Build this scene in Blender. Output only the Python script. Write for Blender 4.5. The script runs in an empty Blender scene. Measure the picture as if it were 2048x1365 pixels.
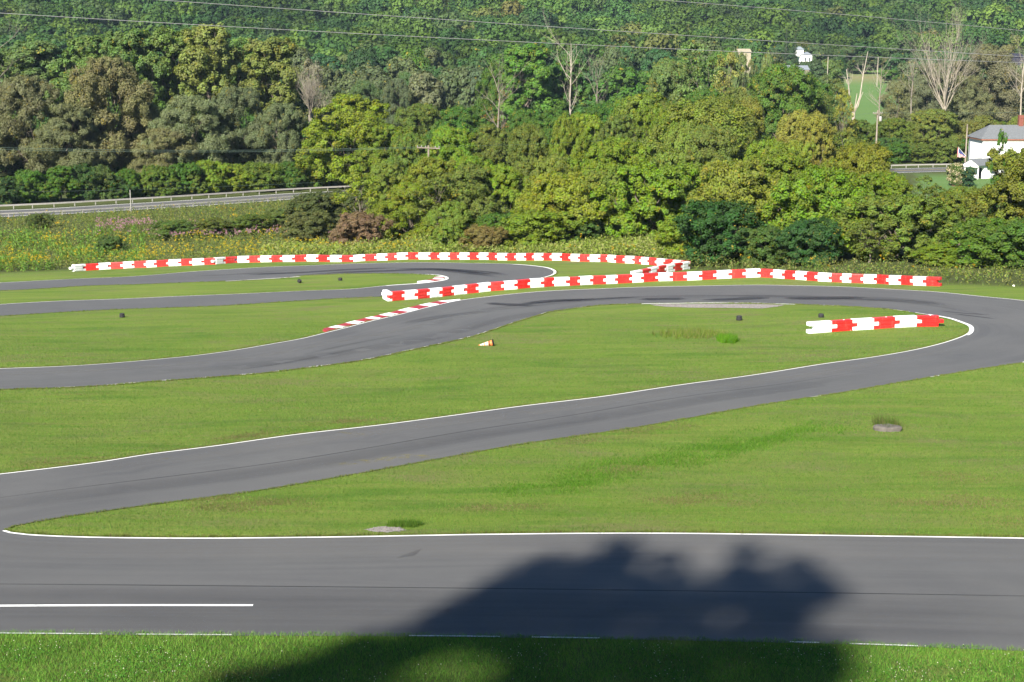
import bpy, math, random
import numpy as np
from mathutils import Vector, Matrix
from mathutils.geometry import delaunay_2d_cdt

C = bpy.context.scene.collection
SC = bpy.context.scene
ZC = 24.0                                   # camera height above datum
F, PITCH = 3000.0, math.atan(582.5 / 3000)  # focal length in photo pixels (2048 wide)
CP, SP = math.cos(PITCH), math.sin(PITCH)
SUN_EL, SUN_AZ = math.radians(33), math.radians(24)   # azimuth: left of straight behind the camera
S = np.array([-math.sin(SUN_AZ) * math.cos(SUN_EL), -math.cos(SUN_AZ) * math.cos(SUN_EL), math.sin(SUN_EL)])

# ------------------------------------------------------------------ terrain
def sstep(a, b, t):
    t = np.clip((t - a) / (b - a), 0, 1)
    return t * t * (3 - 2 * t)

def T(x, y):
    x = np.asarray(x, float); y = np.asarray(y, float)
    xc = np.clip(x, -75, 75)
    zb = -12.067 - 0.02 * xc - 0.0603 * y + 0.000361 * xc * np.clip(y, 0, 200)
    n = np.maximum(0, 28 - y)
    zb = zb + 0.45 * n * n / (n + 8)
    zb = zb + (0.09 * np.sin(x * .30 + 1) * np.sin(y * .27) + .07 * np.sin(x * .13 - y * .21 + 2)) * sstep(40, 60, y)
    zv = -24 + 14 * sstep(370, 780, y)
    y0 = 700 + 0.25 * np.clip(x, -240, 200)
    h = np.maximum(0, y - y0)
    zv = zv + 0.21 * h * h / (h + 60)
    w = sstep(168, 206, y)
    return ZC + zb * (1 - w) + zv * w

def ray(u, v):
    a = (u - 1024) / F; b = (v - 682.5) / F
    return np.array([a, CP - b * SP, -SP - b * CP])

def proj(x, y, z):
    z = np.asarray(z) - ZC
    d = y * CP - z * SP
    return 1024 + F * x / d, 682.5 + F * (-(y * SP + z * CP)) / d

def G(u, v):
    """point of the ground seen at photo pixel u, v"""
    r = ray(u, v)
    t, prev = 12.0, 12.0
    while t < 1500:
        if ZC + r[2] * t < T(r[0] * t, r[1] * t):
            lo, hi = prev, t
            for _ in range(40):
                m = (lo + hi) / 2
                if ZC + r[2] * m < T(r[0] * m, r[1] * m): hi = m
                else: lo = m
            x, y = r[0] * hi, r[1] * hi
            return Vector((x, y, float(T(x, y))))
        prev = t; t *= 1.012
    raise ValueError((u, v))

def at(u, v, y):
    """point at photo pixel u, v and distance y"""
    r = ray(u, v); t = y / r[1]
    return Vector((r[0] * t, y, ZC + r[2] * t))

# ------------------------------------------------------------------ object helpers
def tag(o, label=None, cat=None, group=None, kind=None):
    if label: o['label'] = label
    if cat: o['category'] = cat
    if group: o['group'] = group
    if kind: o['kind'] = kind
    return o

def empty(name, loc, rz=0.0):
    o = bpy.data.objects.new(name, None); C.objects.link(o)
    o.location = loc; o.rotation_euler = (0, 0, rz); o.empty_display_size = .3
    return o

def link(name, me, parent=None):
    o = bpy.data.objects.new(name, me); C.objects.link(o)
    if parent: o.parent = parent
    return o

def np_mesh(name, V, Q, mat=None, tint=None, rnd=None, smooth=False):
    """mesh from vertex array and an (n,3) or (n,4) face array; tint = colour per face, rnd = vector per face"""
    me = bpy.data.meshes.new(name)
    V = np.asarray(V, np.float32); Q = np.asarray(Q, np.int32)
    k = Q.shape[1]
    me.vertices.add(len(V)); me.vertices.foreach_set('co', V.ravel())
    me.loops.add(Q.size); me.loops.foreach_set('vertex_index', Q.ravel())
    me.polygons.add(len(Q))
    me.polygons.foreach_set('loop_start', np.arange(0, Q.size, k, dtype=np.int32))
    me.polygons.foreach_set('loop_total', np.full(len(Q), k, np.int32))
    if smooth: me.polygons.foreach_set('use_smooth', np.ones(len(Q), bool))
    if tint is not None:
        a = me.attributes.new('tint', 'FLOAT_COLOR', 'FACE')
        a.data.foreach_set('color', np.column_stack([tint, np.ones(len(Q))]).astype(np.float32).ravel())
    if rnd is not None:
        a = me.attributes.new('rnd', 'FLOAT_VECTOR', 'FACE')
        a.data.foreach_set('vector', np.asarray(rnd, np.float32).ravel())
    me.update(calc_edges=True)
    if mat: me.materials.append(mat)
    return me

class MB:
    """collects boxes, tubes and lathes into one mesh"""
    def __init__(s): s.v = []; s.f = []; s.m = []; s.mi = 0
    def add(s, vs, fs):
        b = len(s.v); s.v += [tuple(p) for p in vs]
        s.f += [tuple(i + b for i in f) for f in fs]; s.m += [s.mi] * len(fs)
    def box(s, x0, x1, y0, y1, z0, z1, M=None):
        vs = [Vector((x, y, z)) for z in (z0, z1) for y in (y0, y1) for x in (x0, x1)]
        if M: vs = [M @ p for p in vs]
        s.add(vs, [(0, 2, 3, 1), (4, 5, 7, 6), (0, 1, 5, 4), (2, 6, 7, 3), (0, 4, 6, 2), (1, 3, 7, 5)])
    def tube(s, pts, rad, n=6, cap=True):
        pts = [Vector(p) for p in pts]
        if not hasattr(rad, '__len__'): rad = [rad] * len(pts)
        vs = []
        for i, p in enumerate(pts):
            d = (pts[min(i + 1, len(pts) - 1)] - pts[max(i - 1, 0)])
            if d.length < 1e-9: d = Vector((0, 0, 1))
            d.normalize()
            a = Vector((0, 0, 1)) if abs(d.z) < .9 else Vector((1, 0, 0))
            e = d.cross(a).normalized(); g = d.cross(e)
            vs += [p + (e * math.cos(k * 2 * math.pi / n) + g * math.sin(k * 2 * math.pi / n)) * rad[i] for k in range(n)]
        fs = [(i * n + k, i * n + (k + 1) % n, (i + 1) * n + (k + 1) % n, (i + 1) * n + k) for i in range(len(pts) - 1) for k in range(n)]
        if cap: fs += [tuple(range(n)), tuple(range((len(pts) - 1) * n, len(pts) * n))]
        s.add(vs, fs)
    def lathe(s, prof, n=20, M=None):
        vs = []
        for r, z in prof:
            vs += [Vector((r * math.cos(k * 2 * math.pi / n), r * math.sin(k * 2 * math.pi / n), z)) for k in range(n)]
        if M: vs = [M @ p for p in vs]
        s.add(vs, [(i * n + k, i * n + (k + 1) % n, (i + 1) * n + (k + 1) % n, (i + 1) * n + k) for i in range(len(prof) - 1) for k in range(n)])
    def mesh(s, name, mats, smooth=False):
        me = bpy.data.meshes.new(name); me.from_pydata(s.v, [], s.f)
        for m in (mats if isinstance(mats, (list, tuple)) else [mats]): me.materials.append(m)
        me.polygons.foreach_set('material_index', s.m)
        if smooth: me.polygons.foreach_set('use_smooth', [True] * len(s.f))
        me.validate(); me.update()
        import bmesh
        bm = bmesh.new(); bm.from_mesh(me); bmesh.ops.recalc_face_normals(bm, faces=bm.faces); bm.to_mesh(me); bm.free()
        return me
    def build(s, name, mats, parent=None, smooth=False, bevel=0, seg=2):
        o = link(name, s.mesh(name, mats, smooth), parent)
        if bevel:
            b = o.modifiers.new('bevel', 'BEVEL'); b.width = bevel; b.segments = seg; b.limit_method = 'ANGLE'
        return o

# ------------------------------------------------------------------ materials
class NT:
    def __init__(s, name):
        s.mat = bpy.data.materials.new(name); s.mat.use_nodes = True
        s.t = s.mat.node_tree; s.t.nodes.clear(); s.out = s.n('ShaderNodeOutputMaterial')
    def n(s, typ, ins=None, **kw):
        nd = s.t.nodes.new(typ)
        for k, v in kw.items(): setattr(nd, k, v)
        for k, v in (ins or {}).items():
            sock = nd.inputs[k]
            if isinstance(v, bpy.types.NodeSocket): s.t.links.new(v, sock)
            else: sock.default_value = v
        return nd
    def mix(s, fac, a, b, blend='MIX'):
        nd = s.t.nodes.new('ShaderNodeMix'); nd.data_type = 'RGBA'; nd.blend_type = blend
        for i, v in ((0, fac), (6, a), (7, b)):
            if isinstance(v, bpy.types.NodeSocket): s.t.links.new(v, nd.inputs[i])
            elif i and len(v) == 3: nd.inputs[i].default_value = (*v, 1)
            else: nd.inputs[i].default_value = v
        return nd.outputs[2]
    def math(s, op, a, b=0.0, clamp=False):
        nd = s.n('ShaderNodeMath', {0: a, 1: b}, operation=op); nd.use_clamp = clamp
        return nd.outputs[0]
    def ramp(s, fac, lo, hi):
        return s.n('ShaderNodeMapRange', {0: fac, 1: lo, 2: hi, 3: 0.0, 4: 1.0}).outputs[0]
    def noise(s, vec, scale, detail=3, rough=.55):
        return s.n('ShaderNodeTexNoise', {'Vector': vec, 'Scale': scale, 'Detail': detail, 'Roughness': rough}).outputs[0]
    def pos(s, sc=(1, 1, 1), obj=False):
        co = s.n('ShaderNodeTexCoord').outputs['Object'] if obj else s.n('ShaderNodeNewGeometry').outputs['Position']
        return s.n('ShaderNodeMapping', {'Vector': co, 'Scale': sc}).outputs[0]
    def bsdf(s, col, rough=.8, bump=None, bs=.3, bd=.02, spec=.3, **kw):
        ins = {'Roughness': rough, 'Specular IOR Level': spec}
        b = s.n('ShaderNodeBsdfPrincipled', ins)
        if isinstance(col, bpy.types.NodeSocket): s.t.links.new(col, b.inputs['Base Color'])
        else: b.inputs['Base Color'].default_value = (*col[:3], 1)
        if bump is not None:
            bn = s.n('ShaderNodeBump', {'Height': bump, 'Strength': bs, 'Distance': bd})
            s.t.links.new(bn.outputs[0], b.inputs['Normal'])
        return b.outputs[0]
    def done(s, sh):
        s.t.links.new(sh, s.out.inputs[0]); return s.mat

def plain(name, col, rough=.6, var=.15, scale=4.0, spec=.3):
    k = NT(name); f = k.noise(k.pos(obj=True), scale, 4)
    c = k.mix(k.ramp(f, .3, .7), tuple(x * (1 - var) for x in col), tuple(min(1, x * (1 + var)) for x in col))
    return k.done(k.bsdf(c, rough, f, .1, .01, spec))

def mat_leaf():
    k = NT('leaf')
    oc = k.n('ShaderNodeObjectInfo'); a = k.n('ShaderNodeAttribute', attribute_name='rnd')
    x = k.n('ShaderNodeSeparateXYZ', {0: a.outputs['Vector']})
    hsv = k.n('ShaderNodeHueSaturation', {'Color': oc.outputs['Color'],
              'Hue': k.math('ADD', .495, k.math('MULTIPLY', x.outputs[1], .034)),
              'Saturation': k.math('ADD', .85, k.math('MULTIPLY', x.outputs[0], .25)),
              'Value': k.math('ADD', .72, k.math('ADD', k.math('MULTIPLY', x.outputs[0], .36), k.math('MULTIPLY', x.outputs[1], .26)))})
    c = k.mix(x.outputs[2], hsv.outputs[0], (.26, .20, .022))
    d = k.bsdf(c, .6, spec=.12)
    t = k.n('ShaderNodeBsdfTranslucent', {'Color': k.mix(1.0, c, (1.15, 1.25, .5), 'MULTIPLY')}).outputs[0]
    return k.done(k.n('ShaderNodeMixShader', {0: .42, 1: d, 2: t}).outputs[0])

def mat_tint(name='tinted_foliage', tr=.42):
    k = NT(name); c = k.n('ShaderNodeAttribute', attribute_name='tint').outputs['Color']
    d = k.bsdf(c, .6, spec=.12)
    t = k.n('ShaderNodeBsdfTranslucent', {'Color': k.mix(1.0, c, (1.1, 1.1, .6), 'MULTIPLY')}).outputs[0]
    return k.done(k.n('ShaderNodeMixShader', {0: tr, 1: d, 2: t}).outputs[0])

def mat_ground():
    k = NT('ground'); p = k.pos()
    a = k.n('ShaderNodeAttribute', attribute_name='zone')
    z = k.n('ShaderNodeSeparateColor', {0: a.outputs['Color']})
    st = k.noise(k.pos((.06, .55, .3)), 1.0, 5, .6)          # mowing streaks
    st2 = k.noise(k.pos((.25, 2.6, 1)), 1.0, 4, .6)
    big = k.noise(p, .11, 4, .6); fine = k.noise(p, 9, 5, .75); fine2 = k.noise(p, 38, 3, .7)
    c = k.mix(k.ramp(st, .32, .68), LAWN_A, LAWN_B)
    c = k.mix(k.math('MULTIPLY', k.ramp(st2, .38, .66), .7), c, LAWN_C)
    c = k.mix(k.math('MULTIPLY', k.ramp(k.noise(p, .045, 3), .42, .62), .55), c, k.mix(1.0, c, (1.32, 1.16, 1.5), 'MULTIPLY'))
    dry = k.math('MULTIPLY', k.ramp(k.noise(k.pos((.22, .7, .5)), 1.0, 6, .65), .47, .64), k.ramp(big, .38, .56))
    c = k.mix(k.math('MULTIPLY', dry, .8), c, (.150, .135, .062))
    lush = k.ramp(k.noise(k.pos((.10, .38, .2)), 1.3, 4, .6), .54, .68)
    c = k.mix(k.math('MULTIPLY', lush, .7), c, (.052, .125, .010))
    c = k.mix(k.math('MULTIPLY', k.ramp(fine, .38, .68), .75), c, k.mix(.7, c, (.055, .095, .012)))
    c = k.mix(k.math('MULTIPLY', k.ramp(k.noise(p, 17, 4, .75), .55, .72), .5), c, (.20, .22, .06))
    c = k.mix(k.math('MULTIPLY', k.ramp(fine2, .35, .75), .4), c, k.mix(1.0, c, (.6, .62, .5), 'MULTIPLY'))
    rough = k.mix(k.noise(p, .8, 4), (.035, .050, .014), (.070, .080, .025))
    field = k.mix(k.noise(k.pos((.02, .12, .1)), 1.0, 5), (.062, .128, .032), (.095, .150, .044))
    c = k.mix(z.outputs[0], rough, c)
    c = k.mix(z.outputs[1], c, field)
    c = k.mix(z.outputs[2], c, (.16, .15, .07))
    h = k.math('ADD', fine, k.math('MULTIPLY', fine2, .6))
    return k.done(k.bsdf(c, .95, h, .8, .06, spec=.12))

def mat_asphalt():
    k = NT('asphalt'); p = k.pos()
    d = k.n('ShaderNodeAttribute', attribute_name='edge').outputs['Fac']     # metres to the nearest edge: streaks follow the road
    sp = k.n('ShaderNodeSeparateXYZ', {0: p})
    v = k.n('ShaderNodeCombineXYZ', {0: k.math('MULTIPLY', d, 2.2), 1: k.math('MULTIPLY', sp.outputs[0], .05), 2: k.math('MULTIPLY', sp.outputs[1], .05)}).outputs[0]
    s1 = k.noise(v, 1.0, 5, .65); big = k.noise(p, .16, 4, .6)
    md = k.noise(p, 6, 5, .7); g = k.noise(p, 55, 2, .8); g2 = k.noise(p, 210, 2, .8)
    c = k.mix(k.ramp(s1, .3, .72), (.064, .064, .067), (.086, .086, .087))
    c = k.mix(k.math('MULTIPLY', k.ramp(big, .4, .65), .5), c, (.098, .097, .096))
    c = k.mix(k.math('MULTIPLY', k.ramp(g, .35, .7), .45), c, k.mix(1.0, c, (.72, .72, .73), 'MULTIPLY'))
    c = k.mix(k.math('MULTIPLY', k.ramp(g2, .6, .72), .5), c, (.19, .185, .18))
    c = k.mix(k.math('MULTIPLY', k.ramp(md, .35, .7), .35), c, k.mix(1.0, c, (1.16, 1.15, 1.13), 'MULTIPLY'))
    return k.done(k.bsdf(c, .85, k.math('ADD', g, g2), .5, .006, spec=.25))

def mat_paint(name='line_paint', col=(.78, .78, .76), wear=.5):
    k = NT(name); p = k.pos()
    w = k.math('MULTIPLY', k.ramp(k.noise(p, 3.2, 6, .7), .58, .66), wear)
    c = k.mix(k.ramp(k.noise(p, 12, 4), .3, .8), tuple(x * .86 for x in col), col)
    c = k.mix(w, c, (.11, .11, .105))
    return k.done(k.bsdf(c, .6, spec=.3))

def mat_decal(name, col, amount, su, sv, lo=.35, hi=.7):
    """see-through wear: denser along the middle of the ribbon, streaked along it"""
    k = NT(name); uv = k.n('ShaderNodeUVMap').outputs[0]
    s = k.n('ShaderNodeSeparateXYZ', {0: uv})
    e = k.math('MULTIPLY', s.outputs[1], k.math('SUBTRACT', 1.0, s.outputs[1])); e = k.math('MULTIPLY', e, 4.0)
    l = k.n('ShaderNodeUVMap', uv_map='ends').outputs[0]; l = k.n('ShaderNodeSeparateXYZ', {0: l})
    en = k.math('MULTIPLY', k.math('MULTIPLY', l.outputs[0], k.math('SUBTRACT', 1.0, l.outputs[0])), 4.0)
    n = k.noise(k.n('ShaderNodeMapping', {'Vector': uv, 'Scale': (su, sv, 1)}).outputs[0], 1.0, 5, .65)
    f = k.math('MULTIPLY', k.math('MULTIPLY', k.ramp(n, lo, hi), k.ramp(e, 0, .8)), k.ramp(en, 0, .7))
    f = k.math('MULTIPLY', f, amount, True)
    b = k.bsdf(col, .8, spec=.2)
    return k.done(k.n('ShaderNodeMixShader', {0: f, 1: k.n('ShaderNodeBsdfTransparent').outputs[0], 2: b}).outputs[0])

def mat_plastic(name, col, fade):
    k = NT(name); p = k.pos(); r = k.n('ShaderNodeObjectInfo').outputs['Random']
    f = k.noise(p, 2.2, 5, .6); g = k.noise(k.pos((6, 6, 1.2)), 1.0, 4)
    c = k.mix(k.math('MULTIPLY', r, .75), col, fade)
    c = k.mix(k.math('MULTIPLY', k.ramp(f, .5, .75), .25), c, tuple(x * .72 + .04 for x in col))
    c = k.mix(k.math('MULTIPLY', k.ramp(g, .55, .8), .22), c, (.30, .26, .19))
    return k.done(k.bsdf(c, .42, f, .05, .01, spec=.45))

def mat_bark(name, a, b):
    k = NT(name); f = k.noise(k.pos((5, 5, .8), True), 1.0, 5, .65)
    return k.done(k.bsdf(k.mix(k.ramp(f, .3, .7), a, b), .9, f, .6, .04, spec=.15))

LAWN_A, LAWN_B, LAWN_C = (.068, .138, .011), (.130, .196, .025), (.162, .186, .044)
M = {}
M['leaf'] = mat_leaf(); M['tint'] = mat_tint(); M['grass'] = mat_tint('grass_blades', .35)
M['ground'] = mat_ground(); M['asphalt'] = mat_asphalt(); M['line'] = mat_paint()
M['red_paint'] = mat_paint('kerb_red', (.30, .022, .028), .25); M['white_paint'] = mat_paint('kerb_white', (.80, .80, .79), .2)
M['red'] = mat_plastic('red_plastic', (.50, .010, .010), (.56, .034, .032))
M['white'] = mat_plastic('white_plastic', (.80, .81, .81), (.72, .74, .76))
M['bark'] = mat_bark('bark', (.055, .045, .034), (.16, .135, .105))
M['pale'] = mat_bark('pale_deadwood', (.19, .165, .13), (.36, .32, .265))
M['greywood'] = mat_bark('grey_deadwood', (.11, .095, .075), (.21, .185, .15))
M['willow_bark'] = mat_bark('willow_bark', (.07, .058, .045), (.15, .125, .10))
M['pole'] = mat_bark('pole_wood', (.13, .11, .09), (.26, .22, .18))
M['rubber'] = plain('rubber', (.018, .018, .020), .75, .35, 9)
M['steel'] = plain('galvanised_steel', (.24, .23, .215), .5, .12, 3, .5)
M['wire'] = plain('wire', (.22, .22, .22), .5, .1, 2, .5)
M['dwire'] = plain('dark_wire', (.07, .11, .09), .6, .1, 2)
M['siding'] = plain('white_siding', (.76, .76, .75), .6, .05, 3)
M['shingle'] = plain('grey_shingles', (.105, .112, .12), .85, .25, 5)
M['fascia'] = plain('brown_fascia', (.22, .09, .06), .7, .15, 4)
M['brick'] = plain('brick', (.15, .05, .035), .85, .25, 9)
M['glass'] = plain('window_glass', (.03, .04, .05), .1, .1, 2, .6)
M['tin'] = plain('tin_roof', (.17, .19, .21), .4, .15, 3, .5)
M['oldwood'] = plain('old_boards', (.17, .14, .12), .9, .3, 6)
M['darkroof'] = plain('dark_roof', (.022, .022, .035), .8, .2, 4)
M['tan'] = plain('tan_wall', (.24, .21, .155), .8, .15, 3)
M['concrete'] = plain('concrete', (.085, .076, .068), .9, .25, 6)
M['gravel'] = plain('gravel', (.20, .18, .17), .95, .35, 22)
M['orange'] = plain('orange_plastic', (.72, .16, .045), .5, .15, 4)
M['band'] = plain('white_band', (.8, .79, .75), .5, .08, 5)
M['black'] = plain('black_iron', (.012, .012, .014), .5, .2, 5)
M['brown'] = plain('planter_wood', (.12, .065, .04), .8, .2, 5)

# ------------------------------------------------------------------ camera, sun, sky
cam = bpy.data.objects.new('camera', bpy.data.cameras.new('camera')); C.objects.link(cam)
cam.location = (0, 0, ZC); cam.rotation_euler = (math.pi / 2 - PITCH, 0, 0)
cam.data.sensor_width = 36; cam.data.lens = F / 2048 * 36; cam.data.clip_end = 6000; cam.data.clip_start = 1
SC.camera = cam
sl = bpy.data.lights.new('sun', 'SUN'); sl.energy = 5.0; sl.angle = math.radians(.55); sl.color = (1, .94, .82)
so = bpy.data.objects.new('sun', sl); C.objects.link(so); so.location = (0, 0, 200)
so.rotation_euler = Vector(S).to_track_quat('Z', 'Y').to_euler()
w = bpy.data.worlds.new('World'); SC.world = w; w.use_nodes = True
sky = w.node_tree.nodes.new('ShaderNodeTexSky'); sky.sky_type = 'NISHITA'; sky.sun_disc = False
sky.dust_density = .05; sky.ozone_density = 6.0; sky.air_density = 1.0; sky.sun_elevation = SUN_EL; sky.sun_rotation = math.pi + SUN_AZ
bg = w.node_tree.nodes['Background']; bg.inputs[1].default_value = .05
w.node_tree.links.new(sky.outputs[0], bg.inputs[0])
SC.view_settings.view_transform = 'Standard'; SC.view_settings.look = 'None'; SC.view_settings.exposure = 1.7
SC.cycles.max_bounces = 6; SC.cycles.diffuse_bounces = 3; SC.cycles.transmission_bounces = 4; SC.cycles.transparent_max_bounces = 12
SC.cycles.use_denoising = True
SC.cycles.use_adaptive_sampling = True; SC.cycles.adaptive_threshold = .02

# ------------------------------------------------------------------ traced lines (photo pixels on the ground)
B_FAR = [(-330, 746), (-150, 742), (0, 738), (171, 731), (342, 717), (444, 705), (547, 688), (600, 678.5), (668, 662), (737, 644), (805, 628), (873, 611), (921, 601), (993, 592), (1078, 584), (1181, 579), (1300, 574.5), (1483, 571), (1592, 572), (1702, 575), (1848, 583), (1957, 593), (2048, 602), (2150, 617), (2230, 638), (2240, 662), (2190, 690), (2120, 709), (2048, 726)]
DIAG_NEAR = [(2048, 726), (1900, 749), (1760, 773), (1500, 815), (1375, 838), (1100, 881), (900, 915), (690, 953), (500, 985), (370, 1002), (250, 1018), (100, 1040), (30, 1053), (12, 1062)]
FRONT_FAR = [(12, 1062), (25, 1066), (60, 1070), (180, 1075), (400, 1077), (640, 1075), (1000, 1069), (1300, 1067), (1700, 1072), (2048, 1077), (2400, 1083), (3700, 1112)]
FRONT_NEAR = [(3700, 1382), (2400, 1320), (2048, 1304), (1700, 1291), (1400, 1283.5), (1000, 1277), (700, 1274), (400, 1273), (0, 1270), (-400, 1268), (-1300, 1262)]
DIAG_FAR = [(-400, 992), (0, 949), (190, 926), (300, 909), (435, 892), (575, 872), (750, 852), (1024, 815.5), (1224, 791), (1424, 762), (1624, 732), (1738, 716), (1844, 697), (1903, 681), (1932, 669), (1938, 661), (1934, 652), (1917, 645), (1892, 637), (1840, 628), (1793, 621), (1665, 612), (1578, 609), (1446, 606.5), (1336, 607.5), (1218, 610), (1181, 613), (1102, 624), (1078, 631), (1010, 652), (942, 674), (839, 697), (737, 719), (600, 738), (513, 748), (342, 761), (171, 774), (0, 780), (-330, 790)]
C_OUT = [(-330, 580), (0, 566), (120, 560), (239, 555), (359, 546), (478, 538), (581, 533), (700, 528.5), (805, 526), (908, 526.5), (1010, 528.5), (1061, 531.5), (1096, 536), (1110, 541), (1113, 545), (1109, 550), (1092, 555.5), (1078, 558.5), (1000, 571), (900, 582), (771, 593.5), (685, 597), (600, 602), (342, 616), (0, 633), (-330, 652)]
C_IN = [(-330, 626), (0, 609.5), (171, 601), (342, 594), (513, 587), (600, 583), (700, 579), (771, 572), (836, 567.5), (863, 564.5), (884, 561), (890, 557), (877, 552), (856, 550), (788, 548), (703, 548), (600, 552.5), (578, 556), (451, 563), (342, 567), (171, 572.6), (0, 582), (-330, 597)]

def world(path): return [G(*p) for p in path]

def spline(pts, step):
    """Catmull-Rom through the points, resampled about every STEP metres"""
    P = [pts[0] * 2 - pts[1]] + pts + [pts[-1] * 2 - pts[-2]]
    out = []
    for i in range(1, len(P) - 2):
        a, b, c, d = P[i - 1:i + 3]; L = (c - b).length; n = max(1, int(L / step))
        ab = max(.2, (b - a).length ** .5); bc = max(.2, L ** .5); cd = max(.2, (d - c).length ** .5)
        m1 = ((b - a) / ab - (c - a) / (ab + bc) + (c - b) / bc) * bc
        m2 = ((c - b) / bc - (d - b) / (bc + cd) + (d - c) / cd) * bc
        for j in range(n):
            t = j / n; t2, t3 = t * t, t * t * t
            q = b * (2 * t3 - 3 * t2 + 1) + m1 * (t3 - 2 * t2 + t) + c * (-2 * t3 + 3 * t2) + m2 * (t3 - t2)
            q.z = float(T(q.x, q.y)); out.append(q)
    out.append(pts[-1].copy()); return out

def cut(path, cond): return [p for p in path if cond(p)]

def inside(poly, X, Y):
    px = np.array([p.x for p in poly]); py = np.array([p.y for p in poly])
    r = np.zeros(len(X), bool); j = len(px) - 1
    for i in range(len(px)):
        c = (py[i] > Y) != (py[j] > Y)
        if c.any():
            xi = (px[j] - px[i]) * (Y - py[i]) / ((py[j] - py[i]) or 1e-9) + px[i]
            r ^= c & (X < xi)
        j = i
    return r

def edge_dist(poly, X, Y):
    d = np.full(len(X), 1e9)
    for a, b in zip(poly, poly[1:] + poly[:1]):
        ex, ey = b.x - a.x, b.y - a.y; L = ex * ex + ey * ey or 1e-9
        t = np.clip(((X - a.x) * ex + (Y - a.y) * ey) / L, 0, 1)
        d = np.minimum(d, np.hypot(X - a.x - t * ex, Y - a.y - t * ey))
    return d

def sheet(name, poly, mat, lift, grid=2.0, kind='structure'):
    px = [p.x for p in poly]; py = [p.y for p in poly]
    gx, gy = np.meshgrid(np.arange(min(px), max(px), grid), np.arange(min(py), max(py), grid))
    gx, gy = gx.ravel(), gy.ravel()
    ok = inside(poly, gx, gy); gx, gy = gx[ok], gy[ok]
    ok = edge_dist(poly, gx, gy) > grid * .3; gx, gy = gx[ok], gy[ok]
    pts = [Vector((p.x, p.y)) for p in poly] + [Vector((a, b)) for a, b in zip(gx, gy)]
    n = len(poly)
    v, e, f, *_ = delaunay_2d_cdt(pts, [], [list(range(n))], 1, 1e-4)
    X = np.array([p.x for p in v]); Y = np.array([p.y for p in v])
    V = np.column_stack([X, Y, T(X, Y) + lift])
    me = np_mesh(name, V, np.array([t if len(t) == 3 else t[:3] for t in f]), mat)
    if V[0, 2] is not None:
        a = me.attributes.new('edge', 'FLOAT', 'POINT'); a.data.foreach_set('value', edge_dist(poly, X, Y).astype(np.float32))
    # all faces up
    import bmesh
    bm = bmesh.new(); bm.from_mesh(me)
    for q in bm.faces:
        if q.normal.z < 0: q.normal_flip()
    bm.to_mesh(me); bm.free()
    o = link(name, me); o['kind'] = kind
    return o

def ribbon(name, path, w0, w1, mat, lift, kind='structure', parts=None, taper=False):
    """strip from offset w0 to w1 (metres to the left of the path); PARTS: (start, end) fractions kept"""
    P = path; n = len(P); L = [0.0]
    for a, b in zip(P, P[1:]): L.append(L[-1] + (b - a).length)
    V, Fc, UV, EN = [], [], [], []
    for i, p in enumerate(P):
        d = P[min(i + 1, n - 1)] - P[max(i - 1, 0)]; d.z = 0; d.normalize(); nr = Vector((-d.y, d.x, 0))
        k = 1.0
        if taper: k = min(1.0, 4 * (L[i] / L[-1]) * (1 - L[i] / L[-1]) * 1.6 + .05)
        mid = (w0 + w1) / 2
        for q in (mid + (w0 - mid) * k, mid + (w1 - mid) * k):
            s = p + nr * q; V.append((s.x, s.y, float(T(s.x, s.y)) + lift))
        UV += [(L[i], 0), (L[i], 1)]; EN += [(L[i] / L[-1], 0)] * 2
    for i in range(n - 1):
        if parts and not any(a <= L[i] / L[-1] <= b for a, b in parts): continue
        Fc.append((2 * i, 2 * i + 2, 2 * i + 3, 2 * i + 1) if w1 > w0 else (2 * i, 2 * i + 1, 2 * i + 3, 2 * i + 2))
    me = np_mesh(name, V, np.array(Fc), mat)
    li = np.zeros(len(me.loops), np.int32); me.loops.foreach_get('vertex_index', li)
    me.uv_layers.new(name='UVMap').data.foreach_set('uv', np.array(UV, np.float32)[li].ravel())
    me.uv_layers.new(name='ends').data.foreach_set('uv', np.array(EN, np.float32)[li].ravel())
    o = link(name, me)
    if kind: o['kind'] = kind
    return o

bfar = spline(world(B_FAR), .7); diagn = spline(world(DIAG_NEAR), .7); ffar = spline(world(FRONT_FAR), .5)
fnear = spline(world(FRONT_NEAR), .7); dfar = spline(world(DIAG_FAR), .5)
cout_ = spline(world(C_OUT), .6); cin = spline(world(C_IN), .5)
track_poly = bfar + diagn[1:] + ffar[1:] + fnear + dfar
hair_poly = cout_ + cin
sheet('race_track', track_poly, M['asphalt'], .020)
sheet('hairpin_track', hair_poly, M['asphalt'], .020)

# painted edge lines; gaps where grass and wear have taken them
LW = .115
ribbon('edge_line', ffar, -.02, -LW - .02, M['line'], .026)
fseg = []; t = 0; r5 = random.Random(8)
while t < 1:
    a = t + r5.uniform(.001, .016); fseg.append((t, a)); t = a + r5.uniform(.0, .012)
ribbon('edge_line', fnear, -.03, -.10, mat_paint('worn_line', (.55, .55, .53), .9), .026, parts=fseg)
ribbon('edge_line', [p for p in bfar], -.02, -LW, M['line'], .026)
i_n = min(range(len(dfar)), key=lambda i: (dfar[i] - G(1938, 661)).length)
ribbon('edge_line', dfar[:i_n + 16], -.02, -LW, M['line'], .026)
ribbon('edge_line', dfar[i_n - 4:i_n + 14], -.02, -LW - .18, M['line'], .031)
rr = random.Random(5)
segs = []; t = 0
while t < 1:
    a = t + rr.uniform(.004, .02); segs.append((t, a)); t = a + rr.uniform(.002, .02)
inner_up = dfar[i_n + 16:]
ribbon('edge_line', inner_up, -.0, -LW + .02, M['line'], .026, parts=[s for s in segs if rr.random() < .9])
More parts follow.
